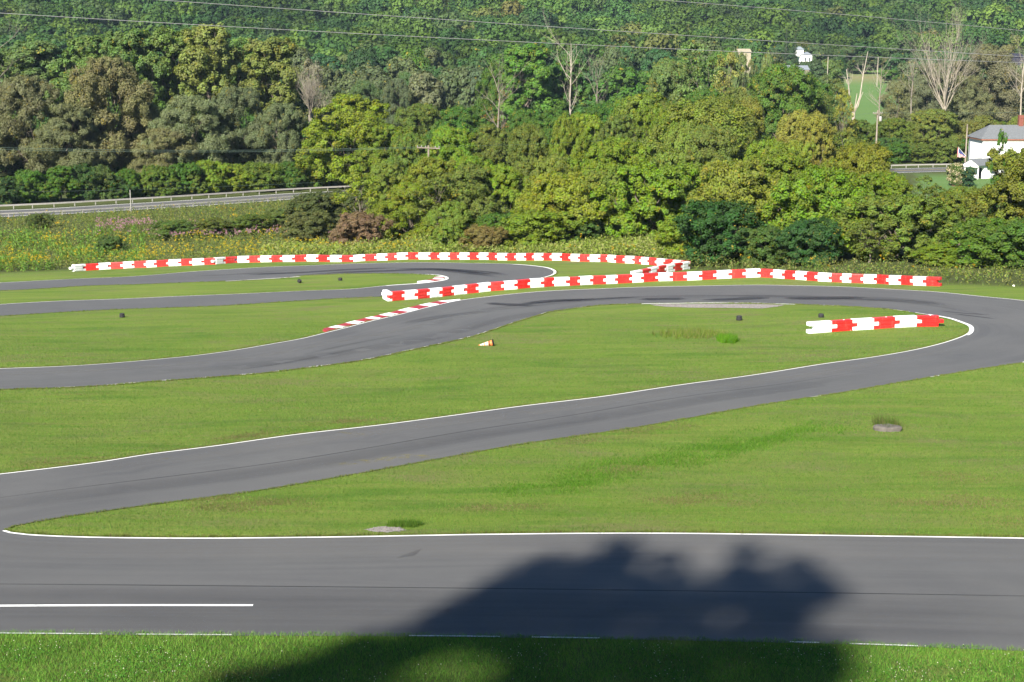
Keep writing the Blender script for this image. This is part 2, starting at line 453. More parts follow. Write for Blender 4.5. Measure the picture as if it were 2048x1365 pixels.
ribbon('edge_line', diagn[1:-1], .0, -LW + .05, M['line'], .026, parts=[s for s in segs if rr.random() < .22])
ribbon('edge_line', cout_[:int(len(cout_) * .62)], -.02, -LW, M['line'], .026)
i_c = min(range(len(cin)), key=lambda i: (cin[i] - G(890, 557)).length)
ribbon('edge_line', cin[:i_c + 12], -.02, -LW, M['line'], .026)
ribbon('edge_line', cin[i_c - 14:i_c + 10], -.02, -LW - .22, M['line'], .031)
hp = [p for p in cout_ if (p - G(1100, 545)).length < 9]
ribbon('edge_line', hp, -.02, -LW - .14, M['line'], .031)
# long straight line on the front straight
sl_ = spline([G(-420, 1216), G(0, 1213.6), G(250, 1212.5), G(506, 1212.6)], .5)
ribbon('centre_line', sl_, -.075, .075, M['line'], .026)
# paving seams
for path in ([(-300, 1168), (0, 1170), (700, 1176), (1400, 1184), (2300, 1198)], [(-300, 1036), (0, 997), (400, 947), (750, 895), (1024, 850), (1424, 787), (1774, 735)]):
    ribbon('paving_seam', spline(world(path), 1.0), -.05, .05, mat_decal('seam', (.028, .028, .03), .75, .2, 3, .2, .6), .024)
# duller driving lanes
ln = mat_decal('lane_grime', (.045, .045, .05), .30, .04, 2.0, .1, .9)
ln2 = mat_decal('lane_dust', (.17, .165, .16), .5, .05, 2.2, .2, .9)
for path, wd, m in (([(-300, 1200), (700, 1206), (1400, 1214), (2300, 1226)], 2.6, ln), ([(-300, 1240), (0, 1243), (700, 1246), (1500, 1252), (2300, 1272)], 2.2, ln), ([(-300, 1052), (0, 1012), (400, 962), (750, 908), (1024, 862), (1424, 798), (1774, 746)], 2.0, ln),
    ([(-200, 1098), (300, 1100), (900, 1094), (1500, 1094), (2300, 1106)], 3.0, ln2), ([(100, 955), (500, 902), (900, 846), (1300, 790), (1700, 737), (1950, 690)], 1.8, ln2), ([(-200, 752), (200, 741), (520, 712), (760, 668), (950, 628)], 1.6, ln2), ([(200, 756), (520, 730), (800, 688), (1000, 640), (1200, 604)], 2.2, ln)):
    ribbon('lane_wear', spline(world(path), 1.2), -wd / 2, wd / 2, m, .0222 + rr.uniform(0, .0014))
# rubber laid down in the bends
tm = mat_decal('tyre_rubber', (.020, .020, .026), .95, .10, 3.2, .30, .68)
tm2 = mat_decal('tyre_rubber_light', (.03, .03, .036), .6, .05, 4.5, .40, .75)
for path, wd, m in (
    ([(900, 632), (1000, 618), (1100, 606), (1250, 597), (1400, 594), (1600, 596), (1750, 600), (1880, 612), (1990, 635)], 3.2, tm2),
    ([(965, 607), (1030, 611), (1080, 612)], 1.7, tm), ([(1040, 610), (1110, 603), (1200, 600)], 1.8, tm),
    ([(1090, 604), (1180, 600), (1290, 594.5)], 1.3, tm), ([(1270, 601), (1330, 599), (1380, 599)], 2.2, tm),
    ([(1400, 602), (1480, 599), (1540, 595)], 2.3, tm), ([(1560, 598), (1640, 598), (1740, 596)], 2.4, tm),
    ([(800, 650), (900, 632), (1000, 622)], 1.6, tm2), ([(1700, 600), (1800, 602), (1900, 612)], 1.5, tm2),
    ([(1900, 628), (1950, 634), (2000, 640)], .35, tm), ([(1870, 622), (1930, 628), (1990, 631)], .3, tm),
    ([(480, 549), (600, 546), (700, 540), (800, 536)], 2.6, tm), ([(600, 551), (760, 543), (860, 540), (950, 548), (1000, 556)], 2.4, tm),
    ([(780, 538), (860, 539), (960, 545), (1020, 552)], 2.0, tm), ([(380, 553), (480, 549), (600, 540)], 1.5, tm2),
    ([(600, 712), (700, 690), (820, 668)], .5, tm2), ([(450, 745), (620, 718), (760, 690)], .4, tm2),
    ([(790, 1120), (820, 1112), (845, 1098)], .35, tm2), ([(480, 1135), (560, 1133)], .3, tm2)):
    ribbon('tyre_marks', spline(world(path), .8), -wd / 2, wd / 2, m, .028 + rr.uniform(0, .006), taper=True)
# dry clippings scattered on the asphalt
cl = mat_decal('clippings', (.22, .19, .05), .8, 2.2, 5, .52, .66)
for path, wd in (([(655, 934), (720, 926), (800, 917), (880, 913)], .8), ([(740, 922), (820, 912), (860, 914)], .5), ([(660, 864), (700, 868), (730, 872)], .4), ([(300, 921), (345, 918)], .25)):
    o = ribbon('dry_clippings', spline(world(path), .3), -wd / 2, wd / 2, cl, .027, kind='stuff')
# worn brownish verges along the asphalt
vg = mat_decal('verge_thatch', (.125, .095, .045), .85, 1.6, 1.5, .34, .62)
for path, sgn, wd in ((dfar[:i_n], 1, .35), (ffar, 1, .3), (bfar[40:], 1, .25), (cin[:i_c], 1, .3), (inner_up, 1, .2), (cout_[:200], 1, .2)):
    ribbon('verge', path, -.06, sgn * wd, vg, .016)

# ------------------------------------------------------------------ ground sheet
def axis(a, b, fine, lo, hi, grow=1.12):
    c = list(np.arange(a, b + .01, fine)); s = fine
    while c[-1] < hi: s *= grow; c.append(c[-1] + s)
    s = fine
    while c[0] > lo: s *= grow; c.insert(0, c[0] - s)
    return np.array(c)
gx = axis(-72, 72, 1.0, -900, 900); gy = axis(24, 196, 1.0, -170, 1900)
X, Y = np.meshgrid(gx, gy); Z = T(X, Y)
nx, ny = len(gx), len(gy)
idx = np.arange(nx * ny).reshape(ny, nx)
Q = np.stack([idx[:-1, :-1], idx[:-1, 1:], idx[1:, 1:], idx[1:, :-1]], -1).reshape(-1, 4)
gm = np_mesh('ground', np.stack([X, Y, Z], -1).reshape(-1, 3), Q, M['ground'], smooth=True)
MEADOW = [(-900, 560), (0, 547), (140, 541), (300, 533), (560, 521), (900, 515), (1150, 519), (1330, 528), (1385, 540), (1500, 552), (1700, 560), (1890, 568), (2048, 575), (3200, 610)]
def meadow_v(u): return np.interp(u, [p[0] for p in MEADOW], [p[1] for p in MEADOW])
Xf, Yf, Zf = X.ravel(), Y.ravel(), Z.ravel()
safe = Yf > 20
U, V_ = proj(Xf, np.where(safe, Yf, 20), Zf)
front_ = np.interp(Xf, [p.x for p in fnear][::-1], [p.y for p in fnear][::-1])
lawn = np.where(safe & (Yf < 185), np.clip((V_ - meadow_v(U)) / 6 + .5, 0, 1), np.where(Yf < 60, 1, 0))
lawn = np.where(Yf < front_ - .3, .3, lawn)
ang = Xf / np.maximum(Yf, 1)
field = ((Yf > 400) & (Yf < 770) & (ang > .17) & (ang < .29)).astype(float)
field = np.maximum(field, ((Yf > 225) & (Yf < 292) & (ang > .27) & (ang < .5)).astype(float))
tan_ = ((Yf > 660) & (Yf < 690) & (field > .5)).astype(float)
ca = gm.attributes.new('zone', 'FLOAT_COLOR', 'POINT')
ca.data.foreach_set('color', np.column_stack([lawn, field, tan_, np.ones_like(lawn)]).astype(np.float32).ravel())
tag(link('ground', gm), kind='structure')

# gravel patches
def patch(u0, v0, ru, rv, seed, n=26):
    r = random.Random(seed); out = []
    for k in range(n):
        a = 2 * math.pi * k / n; m = r.uniform(.75, 1.1)
        out.append(G(u0 + ru * m * math.cos(a), v0 + rv * m * math.sin(a)))
    return out
def stones(name, poly, per, size, seed, label):
    r = np.random.default_rng(seed)
    xs = [p.x for p in poly]; ys = [p.y for p in poly]
    n = int(per * (max(xs) - min(xs)) * (max(ys) - min(ys)))
    x = r.uniform(min(xs), max(xs), n); y = r.uniform(min(ys), max(ys), n)
    ok = inside(poly, x, y); x, y = x[ok], y[ok]; n = len(x)
    base = np.array([(1, 0, 0), (-1, 0, 0), (0, 1, 0), (0, -1, 0), (0, 0, 1), (0, 0, -.6)], float)
    tri = np.array([(0, 2, 4), (2, 1, 4), (1, 3, 4), (3, 0, 4), (2, 0, 5), (1, 2, 5), (3, 1, 5), (0, 3, 5)])
    s = r.uniform(.5, 1.2, n) * size; a = r.uniform(0, 6.28, n)
    c_, s_ = np.cos(a), np.sin(a)
    b = base[None] * s[:, None, None] * r.uniform(.6, 1.3, (n, 6, 1))
    V = np.stack([b[..., 0] * c_[:, None] - b[..., 1] * s_[:, None] + x[:, None], b[..., 0] * s_[:, None] + b[..., 1] * c_[:, None] + y[:, None], b[..., 2] * .6 + T(x, y)[:, None] + .03], -1)
    Q = (tri[None] + 6 * np.arange(n)[:, None, None]).reshape(-1, 3)
    tint = np.repeat(np.array((.23, .205, .195))[None] * r.uniform(.55, 1.15, (n, 1)), 8, 0)
    o = link(name, np_mesh(name, V.reshape(-1, 3), Q, M['stone'], tint=tint)); tag(o, label, 'gravel', kind='stuff')
k_ = NT('stone'); M['stone'] = k_.done(k_.bsdf(k_.n('ShaderNodeAttribute', attribute_name='tint').outputs['Color'], .9))
gp = [G(*p) for p in ((1300, 609.5), (1400, 608.5), (1500, 608.8), (1570, 610.5), (1555, 614), (1525, 617.5), (1450, 616.5), (1380, 616), (1330, 614), (1310, 612))]
sheet('gravel_bed', gp, M['gravel'], .012, 1.0); stones('gravel', gp, 26, .05, 3, 'pale gravel strip beside the inside of the far bend')
gp2 = patch(770, 1060, 42, 6, 8); sheet('gravel_bed', gp2, M['gravel'], .012, .6)
stones('gravel', gp2, 160, .028, 4, 'small grey gravel patch by the front straight edge')
cs = spline([G(451, 563.5), G(520, 559.5), G(578, 556), G(600, 554)], .6)
ribbon('concrete_strip', cs, -.2, .28, plain('pale_concrete', (.42, .40, .37)), .034)
cs = spline([G(1283, 609), G(1350, 608), G(1446, 607), G(1520, 607.6), G(1590, 610)], .6)
ribbon('concrete_strip', cs, -.06, .14, M['band'], .034)

# ------------------------------------------------------------------ kerbs
def kerb(path, width, blocks, label, first):
    """low painted kerb: its coloured blocks run along PATH at the given block ends (fractions)"""
    root = empty('kerb', path[0]); tag(root, label, 'kerb')
    L = [0.0]
    for a, b in zip(path, path[1:]): L.append(L[-1] + (b - a).length)
    def pt(fr):
        d = fr * L[-1]
        i = max(0, min(len(L) - 2, next((j - 1 for j, q in enumerate(L) if q >= d), len(L) - 2) if d > 0 else 0))
        t = (d - L[i]) / max(1e-6, L[i + 1] - L[i]); p = path[i].lerp(path[i + 1], t); q = path[i + 1] - path[i]; q.z = 0; q.normalize()
        return p, Vector((-q.y, q.x, 0))
    for bi, (a, b) in enumerate(zip(blocks, blocks[1:])):
        n = max(2, int((b - a) * L[-1] / .5)); vs = []
        for j in range(n + 1):
            fr = a + (b - a) * j / n; p, nr = pt(fr)
            k = min(1, fr / .06 + .15, (1 - fr) / .10 + .05)
            for off, h in ((.02, .024), (.06, .06), (width * k, .10), (width * k + .05, -.03)):
                q = p + nr * off; vs.append((q.x - root.location.x, q.y - root.location.y, float(T(q.x, q.y)) + h - root.location.z))
        fs = [(4 * j + i, 4 * j + 4 + i, 4 * j + 5 + i, 4 * j + 1 + i) for j in range(n) for i in range(3)]
        fs += [(0, 1, 2, 3), (4 * n + 3, 4 * n + 2, 4 * n + 1, 4 * n)]
        m = MB(); m.add(vs, fs)
        m.build('kerb_block', M['red_paint'] if (bi + first) % 2 == 0 else M['white_paint'], root)
kp = spline(world([(655, 665.2), (668, 662), (737, 644), (805, 628), (873, 611), (921, 601)]), .4)
def frac(path, us):
    out = []
    L = [0.0]
    for a, b in zip(path, path[1:]): L.append(L[-1] + (b - a).length)
    pu = [proj(p.x, p.y, p.z)[0] for p in path]
    for u in us: out.append(L[min(range(len(pu)), key=lambda i: abs(pu[i] - u))] / L[-1])
    return out
kb = frac(kp, [655, 681, 697, 714, 731, 749, 762, 780, 796, 818, 836, 858, 878, 893, 921]); kb[0], kb[-1] = 0, 1
kerb(kp, .88, kb, 'long red and white kerb on the outside of the middle bend', 0)
ci = [p for p in cin[:i_c + 3]]
j0 = min(range(len(ci)), key=lambda i: (ci[i] - G(836, 567.5)).length)
kp2 = ci[j0:]; nn = len(kp2) - 1
kerb(kp2, .95, [0, .30, .52, .76, .9, 1.0], 'short red and white kerb on the tip of the hairpin island', 1)

# ------------------------------------------------------------------ barriers
def barrier_mesh(name, mat):
    import bmesh
    H_, D_, TL = .72, .38, .36
    o1 = [(0, 0.0), (1.40 - .02, 0), (1.40 - .02, .235), (1.40 - TL, .235), (1.40 - TL, .485), (1.40 - .02, .485), (1.40 - .02, H_), (0, H_), (0, .475), (-TL + .03, .475), (-TL + .03, .245), (0, .245)]
    bm = bmesh.new()
    fr = [bm.verts.new((x, 0, z)) for x, z in o1]; f = bm.faces.new(fr)
    r = bmesh.ops.extrude_face_region(bm, geom=[f])
    for v in r['geom']:
        if isinstance(v, bmesh.types.BMVert): v.co.y += D_
    bmesh.ops.recalc_face_normals(bm, faces=bm.faces)
    bmesh.ops.bevel(bm, geom=[e for e in bm.edges], offset=.022, segments=2, affect='EDGES', profile=.6)
    # moulded ribs on both faces
    for y0, y1 in ((-.022, .01), (D_ - .01, D_ + .022)):
        for z0, z1 in ((.06, .19), (.27, .45), (.53, .66)):
            vs = [bm.verts.new((x, y, z)) for x in (.07, .98) for y in (y0, y1) for z in (z0, z1)]
            g = bmesh.ops.convex_hull(bm, input=vs)
            es = list({e for q in g['geom'] if isinstance(q, bmesh.types.BMFace) for e in q.edges})
            bmesh.ops.bevel(bm, geom=es, offset=.012, segments=1, affect='EDGES')
    bmesh.ops.recalc_face_normals(bm, faces=bm.faces)
    me = bpy.data.meshes.new(name); bm.to_mesh(me); bm.free(); me.materials.append(mat)
    return me
BM = {'red': barrier_mesh('track_barrier', M['red']), 'white': barrier_mesh('track_barrier', M['white'])}
pm = MB(); pm.lathe([(0, -.02), (.03, -.02), (.03, 0), (0, 0)], 8); plug_me = pm.mesh('drain_plug', M['band'])
pm = MB(); pm.lathe([(.05, 0), (.05, .02), (0, .02)], 10); cap_me = pm.mesh('filler_cap', M['band'])
ORD = 'zeroth first second third fourth fifth sixth seventh eighth ninth tenth eleventh twelfth thirteenth fourteenth fifteenth sixteenth seventeenth eighteenth nineteenth'.split()
TENS = {20: 'twent', 30: 'thirt', 40: 'fort', 50: 'fift', 60: 'sixt'}
def ordinal(n):
    if n < 20: return ORD[n]
    t = TENS[n // 10 * 10]
    return t + 'ieth' if n % 10 == 0 else t + 'y-' + ORD[n % 10]
rb = random.Random(11)
def place_barrier(a, b, colour, label, group, turn=False, detail=False):
    """front face from point a (left) to b (right)"""
    d = b - a; L = math.hypot(d.x, d.y); yaw = math.atan2(d.y, d.x); sx = L / 1.40
    o = link('track_barrier', BM[colour]); tag(o, label, 'barrier', group)
    sl = math.atan2(d.z, L)
    if turn:
        nb = Vector((-math.sin(yaw), math.cos(yaw), 0)) * .38
        o.location = b + nb; o.rotation_euler = (0, sl, yaw + math.pi)
    else:
        o.location = a; o.rotation_euler = (rb.uniform(-.012, .012), -sl, yaw + rb.uniform(-.02, .02))
    o.location.z -= .015; o.scale = (sx, 1, rb.uniform(.985, 1.015))
    if detail:
        p = link('drain_plug', plug_me, o); p.location = (.12, .38, .06) if turn else (.12, 0, .06); p.rotation_euler = (math.pi / 2 * (-1 if turn else 1), 0, 0)
        c = link('filler_cap', cap_me, o); c.location = (.5, .19, .715)
    return o
def row(seams, first, where, group, turn=False, detail=False):
    cnt = {'red': 0, 'white': 0}; col = first
    for (u0, v0), (u1, v1) in zip(seams, seams[1:]):
        cnt[col] += 1
        place_barrier(G(u0, v0), G(u1, v1), col, f'{col} plastic barrier, {ordinal(cnt[col])} {col} one from the left in {where}', group, turn, detail)
        col = 'red' if col == 'white' else 'white'
FAR = [(148, 543.5), (172.5, 541.8), (198.4, 540.2), (222.3, 538.6), (247, 537.6), (269.2, 536), (293.1, 535.4), (313.6, 534.4), (337.8, 532.7), (362.7, 531.7), (385.2, 531.4), (408.9, 530), (431.6, 529.3), (452.1, 527.6), (475.5, 525.9), (498.9, 525.4), (521.4, 524.9), (543.2, 524.4), (565.9, 524.2), (590, 524), (613.5, 523), (636.9, 523.5), (660.4, 524.2), (683.8, 524.2), (707.2, 524.2), (731, 522.2), (754.2, 521.7), (775.4, 521), (794.5, 520), (816.4, 518.8), (837.4, 519.1), (860.9, 519.1), (879.9, 519.6), (899.9, 519.6), (919.5, 519.8), (939.3, 519.6), (958.3, 519.7), (976.9, 520), (995.2, 520.8), (1014.2, 521), (1033.3, 521), (1052.1, 521), (1068.7, 521), (1087, 520.8), (1104.3, 521.3), (1123.4, 521.4), (1141.7, 522.7), (1159.3, 523.2), (1179.8, 523.9), (1200.5, 524.2), (1215.4, 524.4), (1231.6, 526), (1250.1, 526.9), (1268.7, 527.3), (1282.3, 529), (1297, 530), (1313.6, 532), (1329.9, 534), (1346, 535.5), (1360.6, 537), (1374, 538.5)]
MID = [(784.9, 602.5), (809.8, 600.4), (835.7, 598.4), (860.6, 596.2), (885.5, 593.7), (909.4, 591), (934.3, 588), (958, 585.5), (982, 582.7), (1009.1, 580.6), (1035.2, 578.5), (1061.6, 575.9), (1088.4, 574.4), (1109, 572.8), (1139.5, 572), (1160.8, 570.8), (1186.6, 569.3), (1212.8, 568.6), (1235.3, 567.6), (1265.3, 566.1), (1287.4, 564.7), (1317.5, 562.7), (1345.9, 562.2), (1374.7, 561.5), (1404.5, 560.2), (1433.8, 558.6), (1464, 556.9), (1492.4, 555.9), (1521.3, 554.7), (1546.1, 556.1), (1568.7, 558.1), (1590.8, 559.3), (1612.8, 561), (1635.7, 562.8), (1662.6, 564.4), (1684.1, 565.1), (1702.2, 566.1), (1727.3, 566.9), (1753, 567.4), (1777.9, 569.1), (1801.8, 569.8), (1826.2, 571), (1851.9, 572.2), (1880, 573)]
FRONT = [(1618, 668), (1663.5, 664.6), (1704.7, 661.5), (1747.5, 659.1), (1789.6, 656), (1833, 654), (1877, 653.8)]
row(FAR, 'white', 'the far row', 'barriers of the far curved row')
row(MID, 'red', 'the long middle row', 'barriers of the long middle row')
row(FRONT, 'white', 'the short front row', 'barriers of the short front row', turn=True, detail=True)
e = G(784.9, 602.5); place_barrier(e + Vector((-.86, 1.17, 0)), e + Vector((-.38, -.11, 0)), 'white', 'white plastic barrier turned away at the left end of the long middle row', 'barriers of the long middle row')
a, b = G(1268, 560), G(1374, 538.5) + Vector((.25, -.3, 0)); nleg = max(3, round((b - a).length / 1.42)); cnt = 0
for k in range(nleg):
    p, q = a.lerp(b, k / nleg), a.lerp(b, (k + 1) / nleg)
    p.z, q.z = float(T(p.x, p.y)), float(T(q.x, q.y)); col = 'white' if (nleg - 1 - k) % 2 == 0 else 'red'
    place_barrier(p, q, col, f'shaded {col} barrier, {ordinal(k + 1)} from the near end of the return leg behind the middle row', 'barriers of the shaded return leg')

# ------------------------------------------------------------------ loose things on the lawn
def tyre_mesh(r=.19, w_=.15):
    m = MB(); h = w_ / 2
    prof = [(r * .52, -h * .7), (r * .62, -h), (r * .86, -h), (r * .97, -h * .72), (r, -h * .3), (r * .975, -h * .12), (r * .975, h * .12), (r, h * .3), (r * .97, h * .72), (r * .86, h), (r * .62, h), (r * .52, h * .7), (r * .52, -h * .7)]
    m.lathe(prof, 28); me = m.mesh('kart_tyre', M['rubber'], True)
    return me
TY = tyre_mesh(); TYW = tyre_mesh(.185, .25)
def tyre(me, u, v, dz, label, rot=(0, 0, 0), s=1.0):
    p = G(u, v); o = link('kart_tyre', me); o.location = p + Vector((0, .18, dz)); o.rotation_euler = rot; o.scale = (s, s, s)
    tag(o, label, 'tyre', 'old kart tyres on the grass')
tyre(TY, 243, 636, .075, 'black kart tyre lying flat under another, alone on the left lawn', s=1.0)
tyre(TY, 243, 636, .225, 'black kart tyre on top of the pair alone on the left lawn', s=.95)
tyre(TYW, 598.5, 567, .18, 'black kart tyre tilted on edge beside the pale concrete strip', (.25, .42, .3), 1.05)
tyre(TYW, 680, 562, .12, 'single black kart tyre on the hairpin island right of the tilted one', s=1.02)
tyre(TY, 1479, 642, .08, 'lower black kart tyre of the pair below the gravel strip', s=1.05)
tyre(TY, 1479, 642, .235, 'upper black kart tyre of the pair below the gravel strip', s=1.0)
tyre(TYW, 1643, 636, .12, 'single black kart tyre just behind the white end of the front barriers', s=1.0)

# fallen cone, tip to the left
p0 = G(986, 692)
cr = empty('traffic_cone', p0); tag(cr, 'orange and white traffic cone tipped over on the grass', 'traffic cone')
Lc, r0 = .88, .185
ax = Vector((-1, .10, 0)).normalized(); sl_a = math.atan2(r0, Lc)
Mx = Matrix.Translation((0, 0, r0 + .0)) @ ax.to_track_quat('Z', 'X').to_matrix().to_4x4()
Mx = Matrix.Translation((0, 0, 0)) @ Mx
tiltm = Matrix.Rotation(-sl_a, 4, Vector((0, 1, 0)).lerp(Vector((0, 1, 0)), 0))
Mx = Matrix.Translation((0, 0, r0)) @ Matrix.Rotation(-math.radians(7), 4, 'Z') @ Matrix.Rotation(-(math.pi / 2 + sl_a), 4, 'Y')
def rr_(t): return r0 * (1 - t) + .03 * t
def cone_piece(name, t0, t1, mat, off=0.0):
    m = MB(); m.lathe([(rr_(t0) + off, t0 * Lc), (rr_(t1) + off, t1 * Lc)], 24, Mx); m.build(name, mat, cr, True)
m = MB(); m.lathe([(0, -.03), (.22, -.03), (.235, -.012), (.22, .012), (r0, .02), (r0, .03)], 24, Mx); m.build('base', M['black'], cr, False)
cone_piece('cone_body', .02, 1.0, M['orange'])
m = MB(); m.lathe([(.03, Lc), (0, Lc + .005)], 24, Mx); m.build('tip', M['orange'], cr)
DB = plain('dirty_white', (.42, .40, .36), .6, .2, 9); cone_piece('reflective_band', .32, .55, DB, .004); cone_piece('reflective_band', .62, .90, DB, .004)
cone_piece('lettering_band', .19, .27, M['black'], .003)

# concrete cover with weeds round it
mc = MB(); pc = G(1778, 864)
import bmesh
r_ = random.Random(3); vs = []
nb_ = 14
for zz, k in ((-.05, 1.0), (.14, .96), (.19, .84)):
    for i in range(nb_):
        a = 2 * math.pi * i / nb_; vs.append((k * .62 * math.cos(a) * r_.uniform(.9, 1.1), k * .36 * math.sin(a) * r_.uniform(.9, 1.1), zz + r_.uniform(-.015, .015)))
fs = [(j * nb_ + i, j * nb_ + (i + 1) % nb_, (j + 1) * nb_ + (i + 1) % nb_, (j + 1) * nb_ + i) for j in range(2) for i in range(nb_)] + [tuple(range(2 * nb_, 3 * nb_))]
mc.add(vs, fs); o = mc.build('stone_slab', M['concrete']); o.location = pc + Vector((0, .3, 0)); tag(o, 'low grey stone slab ringed by weeds on the lawn', 'stone')
mc = MB(); mc.lathe([(0, 0), (.09, .01), (.10, .05), (.05, .11), (0, .12)], 9); o = mc.build('paper_cup', M['band'], smooth=True); o.location = G(2027, 573); o.rotation_euler = (.4, 0, .5); tag(o, 'crumpled white litter at the grass edge by the right trees', 'litter')

# ------------------------------------------------------------------ leaves, crowns and branches
def leaves(r, P, N, ls, asp=.6, jit=.5):
    """one small kite-shaped leaf per point P, facing about N"""
    n = len(P); N = N + r.normal(0, jit, (n, 3)); N /= np.linalg.norm(N, axis=1, keepdims=True) + 1e-9
    A = np.cross(N, r.normal(0, 1, (n, 3))); A /= np.linalg.norm(A, axis=1, keepdims=True) + 1e-9
    B = np.cross(N, A); l = (ls * r.uniform(.6, 1.25, n))[:, None]
    fold = N * l * .18
    V = np.stack([P - A * l, P - B * l * asp + fold, P + A * l, P + B * l * asp + fold], 1).reshape(-1, 3)
    return V, np.arange(4 * n).reshape(n, 4)

def ball(r, n): 
    d = r.normal(0, 1, (n, 3)); return d / np.linalg.norm(d, axis=1, keepdims=True)

def crown(seed, lobes, nsub, nleaf, ls, sub=.34, asp=.6, yellow=.03, droop=0.0, flat=.8, jit=.5, under=.35):
    r = np.random.default_rng(seed); Ps, Ns, Rn = [], [], []
    for c, rad in lobes:
        c = np.array(c); rad = np.array(rad) * np.ones(3)
        m = max(4, int(nsub * (rad.mean() / 2.0) ** 2 * r.uniform(.8, 1.2)))
        d = ball(r, m * 2); d = d[(d[:, 2] > -under) | (r.random(m * 2) < .25)][:m]
        for q in d:
            cc = c + q * rad * r.uniform(.72, 1.02); rs = sub * rad.mean() * r.uniform(.65, 1.25)
            k = int(nleaf * r.uniform(.6, 1.3)); b = ball(r, k)
            b[:, 2] = np.where(b[:, 2] > 0, b[:, 2], b[:, 2] * .8)
            pt = cc + b * rs * (r.random((k, 1)) ** .4) * np.array([1, 1, flat])
            if droop: pt[:, 2] -= droop * rs * r.random(k) ** 2 * 2
            Ps.append(pt); Ns.append(b * .7 + q * .5 + np.array([0, 0, .35]))
            cv = r.random(); yv = (r.random() < .06) * .5
            Rn.append(np.column_stack([r.random(k), np.clip(cv + r.normal(0, .08, k), 0, 1), ((r.random(k) < yellow + yv * .6)) * r.uniform(.4, .95, k)]))
    P = np.vstack(Ps); N = np.vstack(Ns)
    V, Q = leaves(r, P, N, ls, asp, jit)
    return V, Q, np.vstack(Rn)

# every crown leans on the shapes above
def bend(r, a, b, n=5, k=.08):
    a, b = np.array(a, float), np.array(b, float); L = np.linalg.norm(b - a); out = [Vector(a)]
    for i in range(1, n): out.append(Vector(a + (b - a) * i / n + r.normal(0, k * L / n ** .5, 3) * np.array([1, 1, .4])))
    return out + [Vector(b)]

def limbs(r, lobes, H, r0, fork=.3, twig=0, lean=0):
    m = MB(); top = np.array([r.normal(0, .03) * H + lean, r.normal(0, .03) * H, fork * H])
    m.tube(bend(r, (0, 0, -.5), top, 4, .05), [r0 * 1.25, r0, r0 * .9, r0 * .85, r0 * .75], 7)
    for c, rad in lobes:
        c = np.array(c); rad = np.mean(rad)
        e = c + np.array([0, 0, rad * .25]); pts = bend(r, top * r.uniform(.75, 1.0), e, 5, .10)
        q = r0 * r.uniform(.35, .6); m.tube(pts, [q, q * .8, q * .62, q * .45, q * .3, q * .15], 5)
        for _ in range(twig):
            s = pts[r.integers(2, 5)]; d = ball(r, 1)[0]; d[2] = abs(d[2]) * .8
            m.tube(bend(r, s, np.array(s) + d * rad * r.uniform(.7, 1.15), 3, .12), [q * .3, q * .2, q * .12, q * .05], 4)
    return m

def lobe_set(r, H, W, n, z0=.25, rl=.24, top=1.0, pinch=.6):
    """lobe centres filling a crown of height H and width W"""
    out = []
    for i in range(n):
        t = (i + r.uniform(.2, .8)) / n; z = H * (z0 + (top - z0) * t)
        prof = math.sin(math.pi * min(1, .18 + .82 * t)) ** pinch
        a = i * 2.4 + r.uniform(-.5, .5); rad = W / 2 * prof * r.uniform(.35, .85)
        k = W * rl * r.uniform(.75, 1.2) * (.75 + .35 * prof)
        z = min(z, H - k * .8)
        out.append(((rad * math.cos(a), rad * math.sin(a), max(z, k * .7)), (k, k, k * .8)))
    out.append(((0, 0, H - W * rl * .9), (W * rl, W * rl, W * rl * .9)))
    return out

PROTO = {}
def proto(kind, H, W, lobes, cr, tr, bark):
    PROTO.setdefault(kind, []).append((H, W, cr, tr, bark))
def leafmesh(name, data): return np_mesh(name, data[0], data[1], M['leaf'], rnd=data[2])

for sd in range(5):                                     # broad, bushy box elders and maples
    r = np.random.default_rng(100 + sd); H, W = 9.0, 8.5
    lb = lobe_set(r, H, W, 17, .12, .20, 1.0, .5)
    proto('broad', H, W, lb, leafmesh('crown', crown(200 + sd, lb, 66, 150, .092, .27, .66, .03, flat=.95, jit=.45, under=.6)), limbs(r, lb, H, .20, .22, 1).mesh('trunk', M['bark']), None)
for sd in range(3):                                     # low wide crowns
    r = np.random.default_rng(150 + sd); H, W = 6.5, 9.5
    lb = lobe_set(r, H, W, 20, .08, .155, 1.0, .45)
    proto('spread', H, W, lb, leafmesh('crown', crown(250 + sd, lb, 66, 140, .092, .27, .66, .03, flat=1.0, jit=.45, under=.6)), limbs(r, lb, H, .20, .2, 1).mesh('trunk', M['bark']), None)
for sd in range(3):                                     # tall upright cottonwoods
    r = np.random.default_rng(300 + sd); H, W = 17.0, 8.5
    lb = lobe_set(r, H, W, 26, .16, .165, 1.0, .42)
    proto('upright', H, W, lb, leafmesh('crown', crown(310 + sd, lb, 56, 125, .142, .34, .72, .01, flat=1.2, jit=.45, under=.6)), limbs(r, lb, H, .26, .30, 1).mesh('trunk', M['willow_bark']), None)
for sd in range(4):                                     # grey willows with twisting limbs showing
    r = np.random.default_rng(400 + sd); H, W = 13.0, 13.0
    lb = [(c, (k[0] * 1.15, k[1] * 1.15, k[2] * .75)) for c, k in lobe_set(r, H, W, 24, .18, .125, 1.0, .5)]
    proto('willow', H, W, lb, leafmesh('crown', crown(410 + sd, lb, 52, 140, .145, .36, .36, .0, droop=.25, flat=1.0, jit=.6, under=.6)), limbs(r, lb, H, .27, .22, 3).mesh('trunk', M['willow_bark']), None)
